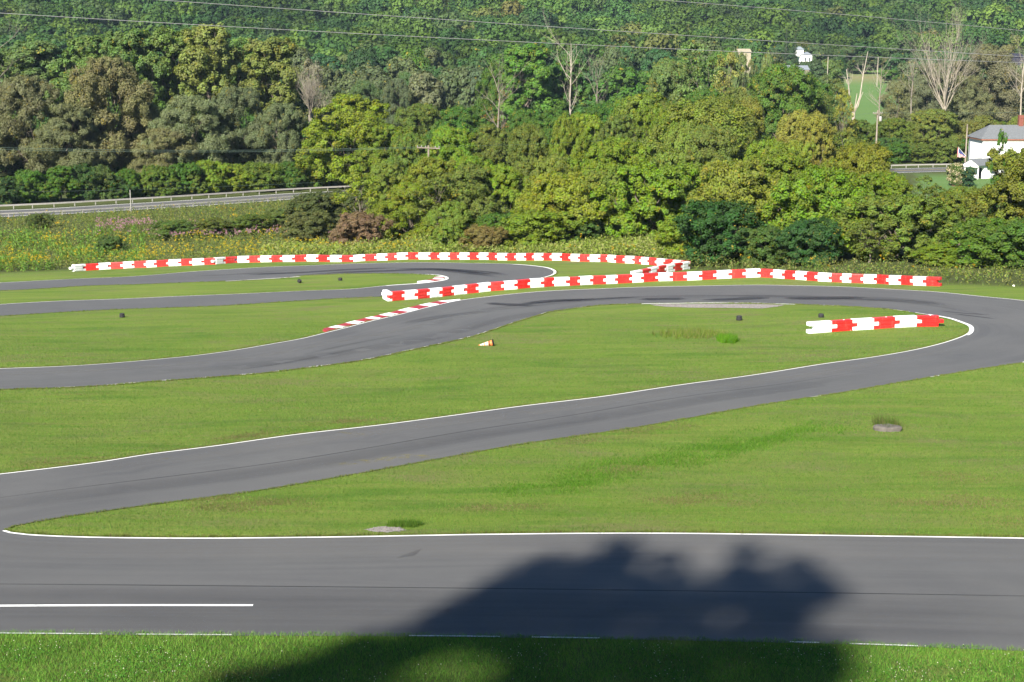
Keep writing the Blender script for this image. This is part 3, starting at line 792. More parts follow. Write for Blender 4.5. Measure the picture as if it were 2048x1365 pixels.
for sd in range(4):                                     # shrubs leafed down to the ground
    r = np.random.default_rng(500 + sd); H, W = 4.2, 5.2
    lb = lobe_set(r, H, W, 13, .02, .20, 1.0, .3)
    proto('shrub', H, W, lb, leafmesh('crown', crown(510 + sd, lb, 130, 108, .074, .28, .64, .012, flat=.95, jit=.45, under=.6)), limbs(r, lb, H, .07, .12, 1).mesh('trunk', M['bark']), None)
for sd in range(3):                                     # thin see-through trees with twigs
    r = np.random.default_rng(600 + sd); H, W = 8.0, 6.0
    lb = lobe_set(r, H, W, 13, .20, .15, 1.0, .5)
    proto('sparse', H, W, lb, leafmesh('crown', crown(610 + sd, lb, 40, 72, .105, .48, .6, .05, jit=.6)), limbs(r, lb, H, .12, .25, 4).mesh('trunk', M['willow_bark']), None)
for sd in range(3):                                     # distant round crowns
    r = np.random.default_rng(700 + sd); H, W = 13.0, 11.0
    lb = lobe_set(r, H, W, 14, .15, .215, 1.0, .45)
    proto('round', H, W, lb, leafmesh('crown', crown(710 + sd, lb, 34, 40, .36, .34, .72, .0, flat=1.0, jit=.35, under=.6)), limbs(r, lb, H, .25, .2).mesh('trunk', M['bark']), None)
def conifer(seed):
    r = np.random.default_rng(seed); P, N, R = [], [], []
    for i in range(26):
        z = 1.5 + 14 * i / 26; rad = 3.0 * (1 - i / 27) + .2
        for a in np.linspace(0, 6.28, max(5, int(rad * 6)), endpoint=False) + r.random():
            k = int(14 * rad / 2) + 5; t = r.random(k) ** .6; d = np.array([math.cos(a), math.sin(a), -.28])
            P.append(np.array([0, 0, z]) + d * rad * t[:, None] * r.uniform(.7, 1.1) + r.normal(0, .16, (k, 3))); N.append(np.tile([d[0] * .4, d[1] * .4, .8], (k, 1)))
            R.append(np.column_stack([r.random(k), np.full(k, r.random()), np.zeros(k)]))
    V, Q = leaves(r, np.vstack(P), np.vstack(N), .24, .35, .5); return V, Q, np.vstack(R)
for sd in range(2):
    m = MB(); m.tube([(0, 0, -.5), (0, 0, 8), (0, 0, 16)], [.25, .15, .03], 6)
    proto('conifer', 16, 6.4, None, leafmesh('crown', conifer(800 + sd)), m.mesh('trunk', M['bark']), None)

NAMES = {'broad': 'leafy_tree', 'upright': 'cottonwood_tree', 'willow': 'willow_tree', 'shrub': 'shrub', 'sparse': 'thin_tree', 'round': 'round_tree', 'conifer': 'conifer_tree'}
CATS = {'shrub': 'shrub'}
rt = random.Random(21)
def tree(kind, u, y, vtop, wpx, col, label, group=None, var=None, trunk=None, zoff=0.0, name=None):
    """tree at distance y under photo column u, its top at photo row vtop and wpx photo pixels wide"""
    p = at(u, 400, y); x = p.x; z = float(T(x, y)) + zoff
    top = at(u, vtop, y).z; H = max(1.0, top - z); W = wpx * y / F
    nm = NAMES[kind]
    if kind == 'broad' and W / H > 1.18: kind = 'spread'
    V = PROTO[kind]; h, w_, cr, tr, _ = V[rt.randrange(len(V)) if var is None else var % len(V)]
    root = empty(name or nm, (x, y, z), rt.uniform(0, 6.28)); tag(root, label, CATS.get(kind, 'tree'), group)
    root.scale = (W / w_, W / w_, H / h)
    c = link('crown', cr, root); j = rt.uniform(.9, 1.1) * (1.68 if kind == 'willow' else 1.42 if kind == 'upright' else 1.27)
    c.color = (*[max(.004, q * j * rt.uniform(.94, 1.06)) for q in col], 1)
    t = link('trunk', tr, root)
    return root

# ------------------------------------------------------------------ trees, one by one
YG, YG2, OL, GR, DK = (.122, .160, .017), (.150, .178, .020), (.098, .122, .024), (.062, .112, .018), (.030, .066, .017)
WI, WG, PG, AU, RD, BR = (.096, .098, .048), (.078, .096, .045), (.098, .140, .040), (.165, .155, .026), (.130, .082, .055), (.115, .092, .032)
CW, CW2 = (.085, .120, .030), (.120, .135, .034)
for k in (
    # the edge of the thicket behind the barriers
    ('shrub', 1440, 141, 405, 190, DK, 'large dark green shrub overhanging the corner of the barriers', 1),
    ('shrub', 1625, 137, 440, 130, (.032, .068, .020), 'dark bluish green shrub behind the middle row, under a yellow-green tree', 2),
    ('shrub', 1535, 138, 455, 110, (.062, .105, .022), 'mid green bush between the two dark green shrubs', 0),
    ('broad', 1640, 147, 340, 250, YG, 'spreading yellow-green tree rising over the dark shrubs behind the middle row', 0),
    ('broad', 1800, 141, 395, 250, (.112, .140, .024), 'olive tree with bare stems showing near the right end of the middle row', 3),
    ('sparse', 1745, 137, 440, 120, OL, 'thin olive sapling left of the bare-stemmed olive tree', 0),
    ('broad', 2052, 140, 298, 215, (.110, .118, .020), 'big rust-tinged tree at the right edge in front of the white house', 1),
    ('sparse', 1998, 141, 262, 60, GR, 'slender leafy top poking up in front of the grey house roof', 1),
    ('shrub', 1985, 134, 440, 190, (.078, .125, .018), 'green shrub with bright leaves under the rust-tinged tree', 1),
    ('shrub', 2080, 131, 440, 180, GR, 'dark green shrub cut by the right edge of the view', 2),
    ('shrub', 1890, 134, 490, 110, YG, 'low yellow-green bush just past the right end of the middle row', 3),
    ('broad', 1300, 168, 330, 240, YG, 'large yellow-green tree behind the bend of the far row', 2),
    ('broad', 1215, 176, 345, 190, (.125, .150, .026), 'yellow-green tree left of the one behind the bend', 4),
    ('broad', 1120, 170, 345, 220, YG2, 'bright lime bushy tree standing tight behind the far row', 1),
    ('shrub', 1080, 166, 420, 170, YG, 'rounded lime bush at the foot of the bright lime tree', 1),
    ('shrub', 1000, 168, 428, 110, GR, 'deep green bush between the brown bush and the lime bush', 0),
    ('shrub', 968, 165, 452, 95, BR, 'brown-leaved bush close behind the far row', 2),
    ('broad', 905, 169, 405, 100, (.105, .150, .022), 'small light green tree left of the brown bush', 0),
    ('sparse', 880, 182, 345, 150, OL, 'dull olive open tree behind the small light green tree', 2),
    ('broad', 940, 186, 330, 150, OL, 'dull grey-green leafy tree left of the bright lime tree', 3),
    ('broad', 820, 186, 365, 130, YG, 'yellow-green tree at the right end of the flowering meadow', 2),
    ('sparse', 722, 190, 345, 130, YG2, 'thin yellow tree with a pale stem above the red shrub', 0),
    ('shrub', 770, 188, 415, 110, (.110, .130, .022), 'ragged yellow-green bush right of the red shrub', 0),
    ('shrub', 650, 200, 385, 150, (.060, .078, .026), 'dark olive shrub hiding the end of the road rails', 0),
    ('shrub', 610, 190, 425, 110, (.075, .085, .030), 'low dull olive shrub left of the red shrub', 1),
    ('shrub', 716, 178, 428, 125, RD, 'pinkish red shrub at the end of the flowering meadow', 3),
    ('shrub', 1170, 168, 430, 110, (.070, .110, .028), 'grey-green bush between the lime bush and the bend tree', 2),
    ('shrub', 1370, 152, 430, 130, YG, 'yellow-green bush beside the large dark shrub', 0),
    ('broad', 1470, 156, 320, 230, (.125, .150, .024), 'tall yellow-green tree directly above the large dark shrub', 1),
    ('broad', 1555, 160, 300, 190, YG, 'tall yellow-green tree above the mid green bush', 3),
    ('broad', 1715, 165, 290, 150, (.142, .152, .020), 'golden-tinged tree below the nearer utility pole', 4),
    ('broad', 1770, 160, 345, 150, YG, 'yellow-green tree above the bare-stemmed olive tree', 2),
    ('sparse', 1868, 165, 372, 110, OL, 'thin olive treetop below the lawn of the white house', 0),
    ('broad', 1925, 152, 374, 115, (.115, .150, .022), 'low yellow-green treetop in front of the house lawn', 2),
    ('sparse', 1848, 205, 352, 80, (.105, .135, .03), 'airy green treetop left of the house lawn', 1),
    ('sparse', 1478, 410, 104, 46, (.12, .14, .045), 'pale airy tree covering the left half of the tan building', 2),
    ('sparse', 1664, 385, 158, 56, (.085, .115, .03), 'feathery green tree at the near left corner of the green field', 0),
    ('sparse', 1785, 380, 178, 60, (.10, .11, .045), 'feathery greyish scrub at the near right corner of the green field', 2),
    ('broad', 2230, 140, 330, 230, OL, 'olive-green tree standing just outside the right edge', 2),
    ('broad', 2400, 150, 320, 240, YG, 'yellow-green tree well outside the right edge', 0),
    ('shrub', 2320, 132, 440, 200, GR, 'green shrub outside the right edge under the olive-green tree', 1),
    # the middle of the valley
    ('broad', 705, 262, 192, 200, (.130, .155, .016), 'rounded yellow-green tree standing alone at the road end', 0),
    ('broad', 775, 255, 250, 130, (.120, .150, .018), 'smaller yellow-green tree against the rounded one at the road end', 1),
    ('broad', 1400, 215, 205, 230, (.115, .140, .024), 'broad yellow-green treetop in the middle of the thicket', 4),
    ('broad', 1290, 245, 190, 190, (.115, .140, .022), 'yellow-green crown right of the white dead tree', 0),
    ('sparse', 1385, 330, 85, 170, PG, 'tall pale green airy tree above the thicket', 1),
    ('sparse', 1445, 325, 105, 110, (.160, .155, .040), 'tall airy tree with yellowing leaves beside the pale green one', 2),
    ('broad', 1330, 335, 120, 120, PG, 'pale green tree left of the tall airy one', 2),
    ('broad', 1555, 310, 130, 150, GR, 'deep green tree below the far white farmhouse', 2),
    ('sparse', 1680, 330, 178, 60, AU, 'slim yellow tree left of the split dead trunk', 0),
    ('upright', 1050, 385, 90, 130, (.070, .130, .022), 'big bright green tree left of the white dead tree', 0),
    ('upright', 1130, 400, 112, 110, (.062, .115, .024), 'deep green tree behind the white dead tree', 1),
    ('broad', 990, 395, 128, 90, GR, 'green tree on the left flank of the big bright green one', 1),
    # the left wood behind the road
    ('willow', 60, 273, 150, 190, (.092, .096, .048), 'wide grey-brown willow at the left edge behind the road', 0),
    ('willow', 225, 279, 112, 210, (.100, .097, .047), 'tallest grey-brown willow of the left wood, twisted limbs showing', 1),
    ('willow', 150, 271, 205, 170, WI, 'low spreading grey willow in front of the tallest willow', 2),
    ('willow', 385, 277, 190, 180, (.092, .096, .047), 'grey-brown willow in the middle of the left wood', 3),
    ('willow', 480, 283, 172, 150, WG, 'greyish willow right of the middle of the left wood', 0),
    ('willow', 570, 279, 205, 130, (.088, .096, .049), 'small grey willow at the right end of the left wood', 1),
    ('willow', 330, 271, 255, 150, WI, 'low grey-brown willow over the green bushes by the road', 2),
    ('willow', -60, 275, 170, 180, WI, 'grey willow half outside the left edge', 3),
    ('upright', 275, 305, 62, 150, (.080, .110, .030), 'dark green cottonwood rising left of the pale ones', 0),
    ('upright', 190, 330, 74, 150, (.085, .115, .032), 'green cottonwood behind the tallest willow', 2),
    ('upright', 345, 310, 58, 140, CW, 'green cottonwood left of the yellowish pair', 1),
    ('upright', 425, 306, 52, 160, CW2, 'tall yellowish cottonwood in the middle of the left wood', 2),
    ('upright', 545, 310, 78, 150, CW2, 'yellowish cottonwood at the right end of the left wood', 0),
    ('upright', 495, 325, 82, 130, CW, 'green cottonwood between the two yellowish ones', 1),
    ('broad', 590, 318, 172, 80, DK, 'dark green tree in the shade right of the yellowish cottonwood', 1),
    ('upright', 100, 345, 84, 160, (.080, .112, .032), 'green cottonwood above the wide left willow', 0),
    ('upright', 20, 350, 100, 140, (.080, .112, .034), 'green cottonwood at the left edge', 1),
    # the right
    ('willow', 1965, 420, 98, 170, (.092, .088, .050), 'large grey willow right of the fan-shaped dead tree', 1),
    ('willow', 1850, 430, 125, 110, (.088, .088, .050), 'grey willow behind the fan-shaped dead tree', 2),
    ('willow', 1790, 415, 160, 90, WI, 'small grey-brown willow at the right edge of the green field', 0),
    ('willow', 2050, 425, 120, 120, WG, 'grey willow cut by the right edge', 3),
    ('willow', 1920, 405, 150, 110, WI, 'low grey-brown willow in front of the large grey one', 2),
    ('round', 1770, 640, 140, 40, GR, 'small round green tree standing in the green field', 0),
    ('shrub', 1802, 600, 150, 40, AU, 'orange bush at the far side of the green field', 0),
    ('sparse', 1640, 360, 150, 70, (.08, .105, .035), 'thin green tree on the left edge of the green field', 1),
    ('broad', 1625, 345, 165, 90, GR, 'green tree beside the low barn', 3),
    ('conifer', 1580, 560, 60, 30, (.035, .055, .03), 'dark conifer left of the far white farmhouse', 0),
    ('conifer', 1562, 570, 52, 30, (.04, .055, .035), 'taller dark conifer left of the far white farmhouse', 1),
    ('sparse', 630, 352, 118, 90, (.12, .11, .08), 'bare grey thin tree right of the left wood', 2)):
    tree(k[0], k[1], k[2], k[3], k[4], k[5], k[6], var=k[7])

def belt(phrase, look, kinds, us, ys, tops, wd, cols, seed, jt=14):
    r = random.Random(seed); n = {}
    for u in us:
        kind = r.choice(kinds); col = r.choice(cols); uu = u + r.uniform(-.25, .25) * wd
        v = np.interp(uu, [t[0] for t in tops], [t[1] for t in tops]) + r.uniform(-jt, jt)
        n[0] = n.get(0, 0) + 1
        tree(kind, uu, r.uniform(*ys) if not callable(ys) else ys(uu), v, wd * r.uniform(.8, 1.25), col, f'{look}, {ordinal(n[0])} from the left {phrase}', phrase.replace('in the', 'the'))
belt('in the thicket before the road', 'bushy yellow-green tree', ['broad'], range(800, 1720, 78), (192, 208),
     [(780, 330), (900, 300), (1000, 318), (1100, 300), (1200, 290), (1300, 260), (1400, 255), (1500, 262), (1600, 285), (1680, 315), (1750, 345)], 130, [YG, YG, OL, (.12, .15, .026), (.145, .16, .022)], 31)
belt('in the crest of the thicket', 'leafy olive-green tree', ['broad', 'broad', 'sparse'], range(840, 1700, 66), (226, 250),
     [(840, 262), (950, 255), (1050, 238), (1150, 245), (1250, 222), (1350, 215), (1450, 205), (1540, 205), (1620, 225), (1700, 262), (1760, 312)], 112, [YG, OL, OL, (.105, .128, .026), (.15, .145, .028)], 32)
belt('in the row past the road', 'yellow-green tree', ['broad'], list(range(830, 1640, 64)), (296, 325),
     [(830, 215), (1000, 212), (1100, 228), (1300, 200), (1400, 182), (1500, 165), (1600, 185)], 95, [YG, OL, GR, (.10, .13, .03)], 33)
belt('in the row behind the house', 'yellow-green tree', ['broad'], list(range(1640, 2110, 38)), (335, 362),
     [(1640, 235), (1700, 250), (1760, 248), (1800, 235), (1850, 224), (1900, 236), (1960, 235), (2100, 232)], 80, [YG, OL, (.10, .135, .022), (.13, .14, .03)], 34, 9)
belt('in the low bushes past the road', 'green bush', ['shrub'], range(1690, 2110, 36), (322, 330), [(1690, 285), (2100, 290)], 70, [GR, (.05, .09, .022), OL], 47, 10)
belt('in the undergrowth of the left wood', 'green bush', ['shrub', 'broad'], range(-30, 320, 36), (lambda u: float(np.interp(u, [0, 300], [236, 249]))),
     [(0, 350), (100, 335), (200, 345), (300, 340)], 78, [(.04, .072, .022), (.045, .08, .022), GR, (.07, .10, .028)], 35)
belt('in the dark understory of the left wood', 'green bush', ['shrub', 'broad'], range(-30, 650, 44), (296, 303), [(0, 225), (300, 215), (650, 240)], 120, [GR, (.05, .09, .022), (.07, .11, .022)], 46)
belt('in the sunlit bushes by the road', 'yellow-green bush', ['shrub', 'broad'], range(300, 690, 34), (lambda u: float(np.interp(u, [300, 680], [249, 268]))),
     [(300, 330), (420, 322), (560, 335), (650, 322), (700, 330)], 85, [(.085, .125, .02), YG, GR, OL, (.075, .12, .02)], 36)
belt('in the grey valley thicket', 'grey-green willow', ['willow', 'willow', 'round'], range(640, 980, 38), (405, 440),
     [(640, 175), (760, 158), (850, 150), (980, 140)], 75, [WG, WI, (.07, .09, .045), (.06, .095, .035)], 37, 10)
belt('in the line at the hill foot', 'round green tree', ['round'], range(600, 1560, 44), (500, 560),
     [(600, 112), (750, 100), (900, 108), (1000, 95), (1150, 92), (1300, 98), (1450, 92), (1560, 92)], 75, [GR, (.045, .085, .025), (.07, .10, .03), (.08, .095, .04), (.035, .07, .025)], 38, 14)
belt('in the trees behind the centre willows', 'dark green tree', ['round'], range(660, 1420, 52), (450, 480),
     [(660, 145), (800, 128), (950, 125), (1100, 140), (1300, 130), (1420, 122)], 80, [(.04, .08, .025), GR, (.075, .095, .04), (.05, .085, .03)], 39, 12)
belt('in the line around the farmhouse', 'green tree', ['round', 'round', 'conifer'], range(1460, 1700, 30), (662, 705),
     [(1460, 85), (1560, 92), (1700, 98)], 48, [(.045, .085, .03), (.06, .09, .035), (.04, .07, .03)], 40, 9)
belt('in the trees below the farmhouse', 'dark green tree', ['round'], range(1500, 1680, 26), (565, 590), [(1480, 108), (1560, 118), (1605, 127), (1700, 122)], 44, [(.045, .085, .03), (.06, .09, .035), (.08, .11, .03)], 44, 4)
belt('in the pale trees before the tan building', 'airy pale tree', ['sparse', 'round'], range(1462, 1530, 20), (395, 410), [(1440, 100), (1486, 118), (1530, 112)], 40, [(.12, .14, .05), (.09, .12, .04)], 45, 5)
belt('in the tree line behind the green field', 'green tree', ['round'], range(1690, 2100, 34), (690, 730),
     [(1690, 100), (1760, 108), (1850, 100), (2050, 92)], 50, [(.045, .085, .03), (.06, .095, .035), (.055, .08, .03), (.10, .10, .04)], 41, 8)
belt('in the trees behind the right willows', 'grey-green tree', ['round', 'willow'], range(1800, 2110, 48), (500, 540),
     [(1800, 130), (1900, 110), (2100, 100)], 80, [WG, (.06, .085, .035), (.045, .075, .03)], 42, 8)

# ------------------------------------------------------------------ dead trees
def branch(m, r, p, d, L, rad, depth, up=.25, kids=(3, 5), spread=.6):
    d = np.array(d, float); d /= np.linalg.norm(d); pts = [np.array(p, float)]; n = 4
    for i in range(n):
        d = d + r.normal(0, .13, 3) + np.array([0, 0, up * .25]); d /= np.linalg.norm(d); pts.append(pts[-1] + d * L / n)
    m.tube(pts, [rad, rad * .85, rad * .68, rad * .5, rad * .3], 5 if rad > .03 else 3)
    if depth:
        for _ in range(r.integers(*kids) + 1):
            i = r.integers(1, n + 1); q = d + r.normal(0, spread, 3); q[2] = abs(q[2]) * .8 + up
            branch(m, r, pts[i], q, L * r.uniform(.45, .7), rad * .5 * (1 - .12 * i), depth - 1, up, kids, spread)
def dead_tree(u, y, vtop, vbase, label, form, seed, mat, name='dead_tree'):
    r = np.random.default_rng(seed); x = at(u, 300, y).x; z = float(T(x, y)); H = at(u, vtop, y).z - z; zb = max(0, at(u, vbase, y).z - z)
    root = empty(name, (x, y, z)); tag(root, label, 'dead tree'); m = MB()
    if form == 'fan':
        m.tube([(0, 0, -.3), (0.1, 0, zb * .6), (0, 0, zb)], [.5, .42, .38], 8)
        for k in range(13):
            a = r.uniform(0, 6.28); q = r.uniform(.12, .62)
            branch(m, r, (0, 0, zb * r.uniform(.8, 1)), (q * math.cos(a), q * math.sin(a), 1), (H - zb) * r.uniform(.62, .85), .15, 3, .35, (3, 5), .36)
    elif form == 'tall':
        pts = [(0, 0, -.3), (.1, 0, H * .3), (-.1, 0, H * .55), (.15, 0, H * .8), (.1, .1, H)]
        m.tube(pts, [.24, .20, .16, .10, .03], 7)
        for k in range(12):
            t = r.uniform(.42, .92); a = r.uniform(0, 6.28); branch(m, r, (0, 0, H * t), (math.cos(a) * .8, math.sin(a) * .8, .8), H * r.uniform(.16, .3), .065, 2, .3, (2, 4), .4)
    elif form == 'split':
        m.tube([(0, 0, -.3), (0, 0, zb)], [.45, .4], 8)
        for dx, top, k in ((-2.0, .70, .16), (2.6, 1.0, .14), (.6, .30, .12), (1.9, .32, .1)):
            pts = [(0, 0, zb * .9), (dx * .55, .1, zb + (H - zb) * top * .25), (dx * .75, 0, zb + (H - zb) * top * .6), (dx * 1.1, 0, zb + (H - zb) * top)]
            m.tube(pts, [k * 1.5, k * 1.3, k, k * .5], 6)
            if top > .5:
                for _ in range(5): branch(m, r, pts[2], (r.normal(0, .5), r.normal(0, .5), 1), (H - zb) * .2, .05, 1)
    o = m.build('trunk', mat, root); return root, H
dead_tree(1885, 398, 60, 212, 'grey bare tree spreading like a fan above the right willows', 'fan', 1, mat_bark('bleached_wood', (.14, .122, .095), (.28, .245, .20)))
dead_tree(1704, 372, 103, 222, 'pale broken tree split into two tall stems before the field', 'split', 2, M['pale'])
dead_tree(2036, 372, 80, 235, 'pale dead trunk at the right edge above the house', 'tall', 3, M['pale'])
dead_tree(1140, 318, 88, 228, 'tall white dead tree with a few broken limbs in the valley', 'tall', 4, M['pale'])
dead_tree(1192, 335, 140, 228, 'smaller grey dead tree right of the tall white one', 'tall', 5, M['greywood'])
dead_tree(4, 300, 78, 200, 'grey dead limbs rising at the left edge of the wood', 'tall', 6, M['greywood'])
dead_tree(1755, 392, 130, 215, 'thin grey dead sapling in front of the green field', 'tall', 8, M['greywood'])
dead_tree(1560 + 258, 395, 125, 215, 'leaning grey dead sapling between field and willows', 'tall', 9, M['greywood'])
dead_tree(622, 300, 150, 230, 'bare grey tree in the gap right of the left wood', 'fan', 10, M['greywood'])
rt_, Hd = dead_tree(997, 262, 158, 300, 'half dead tree keeping a few rust-brown leaves', 'tall', 7, M['greywood'])
rng = np.random.default_rng(77)
lb = [((rng.normal(0, 1.6), rng.normal(0, 1.2), Hd * rng.uniform(.45, .92)), (1.1, 1.1, .9)) for _ in range(9)]
co = link('crown', leafmesh('crown', crown(78, lb, 26, 10, .12, .5, .6, .2, jit=.9)), rt_); co.color = (.20, .11, .03, 1)

# ------------------------------------------------------------------ forest on the hillside: one mass
rng = np.random.default_rng(9)
tmpl = []
for sd in range(7):
    r = np.random.default_rng(900 + sd); lb = lobe_set(r, 12, 11, 7, .32, .29, 1.0, .45)
    V, Q, R = crown(920 + sd, lb, 6, 11, .56, .36, .85, 0, flat=1.0, jit=.2, under=.35); tmpl.append((V, R))
r = np.random.default_rng(990); V, Q, R = conifer(991); pick = r.permutation(len(Q))[:520]
V = V.reshape(-1, 4, 3)[pick]; V = V.mean(1, keepdims=True) + (V - V.mean(1, keepdims=True)) * 1.9; tmpl.append((V.reshape(-1, 3), R[pick]))
PAL = np.array((1.10, 1.20, .86)) * np.array([(.050, .090, .026), (.038, .078, .028), (.070, .110, .030), (.085, .125, .030), (.058, .085, .038), (.032, .065, .028), (.095, .100, .040), (.078, .120, .028), (.120, .105, .040)])
PR = np.array([.2, .2, .16, .09, .12, .11,   .03, .06, .006]); PR /= PR.sum()
gx_, gy_ = np.meshgrid(np.arange(-420, 420, 10.2), np.arange(505, 1150, 10.2))
x = (gx_ + rng.uniform(-3.2, 3.2, gx_.shape)).ravel(); y = (gy_ + rng.uniform(-3.2, 3.2, gy_.shape)).ravel(); z = T(x, y)
a_ = x / y; yst = np.interp(a_, [-.34, -.16, -.12, .10, .15, .18, .30, .36], [505, 520, 590, 610, 660, 735, 735, 700])
u, v = proj(x, y, z + 14)
ok = (y > yst) & (np.abs(a_) < .40) & (v > -75); x, y, z = x[ok], y[ok], z[ok]
big = np.sin(x * .021 + 1.3) * np.sin(y * .017 + .6) + .6 * np.sin(x * .05 + y * .03)
Vs, Ts = [], []
for i in range(len(x)):
    t = rng.choice(8, p=[.139] * 7 + [.027]); V, R = tmpl[t]; s = rng.uniform(.8, 1.55); a = rng.uniform(0, 6.28); c_, s_ = math.cos(a), math.sin(a)
    h = s * rng.uniform(.9, 1.25)
    Vs.append(np.column_stack([(V[:, 0] * c_ - V[:, 1] * s_) * s + x[i], (V[:, 0] * s_ + V[:, 1] * c_) * s + y[i], V[:, 2] * h + z[i]]))
    col = PAL[rng.choice(9, p=PR)] * (1 + .26 * big[i]) if t < 7 else np.array((.032, .062, .038))
    Ts.append(np.clip(col[None] * rng.uniform(.85, 1.18) * (.90 + .10 * R[:, :1] + .10 * R[:, 1:2]), .004, 1))
V = np.vstack(Vs).astype(np.float32); tag(link('hillside_forest', np_mesh('hillside_forest', V, np.arange(len(V)).reshape(-1, 4), M['tint'], tint=np.vstack(Ts))), 'dense wooded hillside filling the top of the view', 'forest', kind='stuff')
print('forest trees', len(x), 'faces', len(V) // 4)

# ------------------------------------------------------------------ meadow plants behind the far barriers
def wob(x, y, s, seed):
    r = np.random.default_rng(seed); o = np.zeros_like(x)
    for _ in range(7):
        a = r.uniform(0, 6.28); f = r.uniform(.5, 1.8) / s
        o += np.sin((x * math.cos(a) + y * math.sin(a)) * f * 6.28 + r.uniform(0, 6.28))
    return o / 4
ROADN = [(-400, 452), (0, 437), (137, 430), (262, 423), (400, 414), (517, 406), (640, 398), (900, 380), (2100, 330)]
def scatter_plants(name, n, xr, yr, keep, h, palette, flower, label, seed, stems=7, leafsz=.11, fl_n=8, fl_sz=.085):
    r = np.random.default_rng(seed); x = r.uniform(*xr, n); y = r.uniform(*yr, n); z = T(x, y); u, v = proj(x, y, z)
    ok = keep(u, v, x, y, r); x, y, z = x[ok], y[ok], z[ok]; n = len(x)
    H = r.uniform(*h, n) * (1 + .25 * wob(x, y, 9, seed + 1)); pal = np.array(palette); col = pal[r.integers(0, len(pal), n)]
    P, N, Tn, Sz = [], [], [], []
    for j in range(stems):
        a = r.uniform(0, 6.28, n); q = r.uniform(0, .32, n); t = (j + .3 + .7 * r.random(n)) / stems
        P.append(np.column_stack([x + q * np.cos(a), y + q * np.sin(a), z + H * t])); N.append(np.column_stack([np.cos(a) * .8, np.sin(a) * .8, np.full(n, .35)]))
        Tn.append(col * 1.6 * r.uniform(.7, 1.25, (n, 1))); Sz.append(np.full(n, leafsz))
    if flower is not None:
        for j in range(fl_n):
            a = r.uniform(0, 6.28, n); q = r.uniform(0, .16, n)
            P.append(np.column_stack([x + q * np.cos(a), y + q * np.sin(a), z + H + r.uniform(-.12, .08, n)])); N.append(np.column_stack([np.cos(a) * .4, np.sin(a) * .4 - .3, np.full(n, .7)]))
            Tn.append(np.array(flower) * r.uniform(.65, 1.2, (n, 1))); Sz.append(np.full(n, fl_sz))
    V, Q = leaves(r, np.vstack(P), np.vstack(N), np.concatenate(Sz), .42, .45)
    # lift leaf tips so that they stand up like stems
    tag(link(name, np_mesh(name, V, Q, M['tint'], tint=np.vstack(Tn))), label, 'plants', kind='stuff')
def in_meadow(u, v): return (v < meadow_v(u) - 1.5) & (v > np.interp(u, [p[0] for p in ROADN], [p[1] for p in ROADN]) + 3)
def left_of(u, v): return u < 830 - (500 - v) * .2
scatter_plants('meadow_weeds', 60000, (-85, 62), (106, 245), lambda u, v, x, y, r: in_meadow(u, v) & (left_of(u, v) | (v > meadow_v(u) - 26)), (.5, 1.25), [(.085, .115, .022), (.105, .115, .026), (.06, .10, .018), (.12, .12, .04), (.075, .085, .03)], None, 'tangled green weeds between the far barriers and the road', 51)
scatter_plants('goldenrod', 9000, (-85, 20), (160, 225), lambda u, v, x, y, r: in_meadow(u, v) & (u < 830) & (v > 478) & (wob(x, y, 7, 3) + r.normal(0, .3, len(x)) > .02), (.9, 1.4), [(.085, .12, .02), (.10, .12, .02)], (.44, .33, .02), 'yellow goldenrod flowering in front of the meadow', 52)
scatter_plants('goldenrod', 1600, (-20, 40), (120, 175), lambda u, v, x, y, r: in_meadow(u, v) & (u > 830) & (v > meadow_v(u) - 20) & (wob(x, y, 5, 13) > .45), (.9, 1.5), [(.075, .12, .02)], (.42, .27, .012), 'scattered goldenrod under the trees behind the barriers', 57)
scatter_plants('goldenrod', 2500, (-85, 0), (185, 230), lambda u, v, x, y, r: in_meadow(u, v) & (u < 640) & (v < 470) & (wob(x, y, 6, 8) > .55), (.8, 1.2), [(.09, .11, .02)], (.42, .27, .012), 'goldenrod clumps on the upper meadow near the road', 53)
scatter_plants('pink_wildflowers', 8500, (-75, 0), (175, 215), lambda u, v, x, y, r: in_meadow(u, v) & (u > 190) & (u < 660) & (np.abs(v - 471 - 6 * np.sin(u * .02)) < 15) & (wob(x, y, 6, 5) + r.normal(0, .2, len(x)) > -.12), (.9, 1.3), [(.085, .10, .03)], (.36, .19, .26), 'dusty pink wildflowers across the middle of the meadow', 54, fl_n=9)
scatter_plants('leafy_weeds', 4200, (-85, -30), (158, 200), lambda u, v, x, y, r: in_meadow(u, v) & (u < 290) & (v > 458) & (wob(x, y, 8, 6) > -.1), (.9, 1.7), [(.06, .125, .02), (.085, .14, .022)], None, 'tall bright green leafy weeds left of the far row', 55, stems=14, leafsz=.15)
scatter_plants('tall_grass', 15000, (-30, 25), (150, 185), lambda u, v, x, y, r: in_meadow(u, v) & (u > 520) & (u < 1330) & (v > meadow_v(u) - 38), (.8, 1.5), [(.12, .15, .03), (.10, .14, .02), (.14, .15, .05)], None, 'tall rank grass behind the middle of the far row', 56, stems=5, leafsz=.16)
for i, (u, y, vt, wp, c, va) in enumerate(((75, 205, 428, 50, (.075, .10, .028), 0), (215, 182, 474, 60, (.06, .10, .025), 1), (340, 196, 442, 80, (.075, .10, .025), 2), (420, 198, 438, 90, (.085, .11, .022), 3), (500, 200, 430, 85, (.09, .115, .022), 0), (560, 204, 418, 80, (.08, .105, .025), 1))):
    tree('shrub', u, y, vt, wp, c, f'low green meadow bush, {ordinal(i + 1)} from the left between far row and rails', 'meadow bushes', var=va, name='meadow_bush')

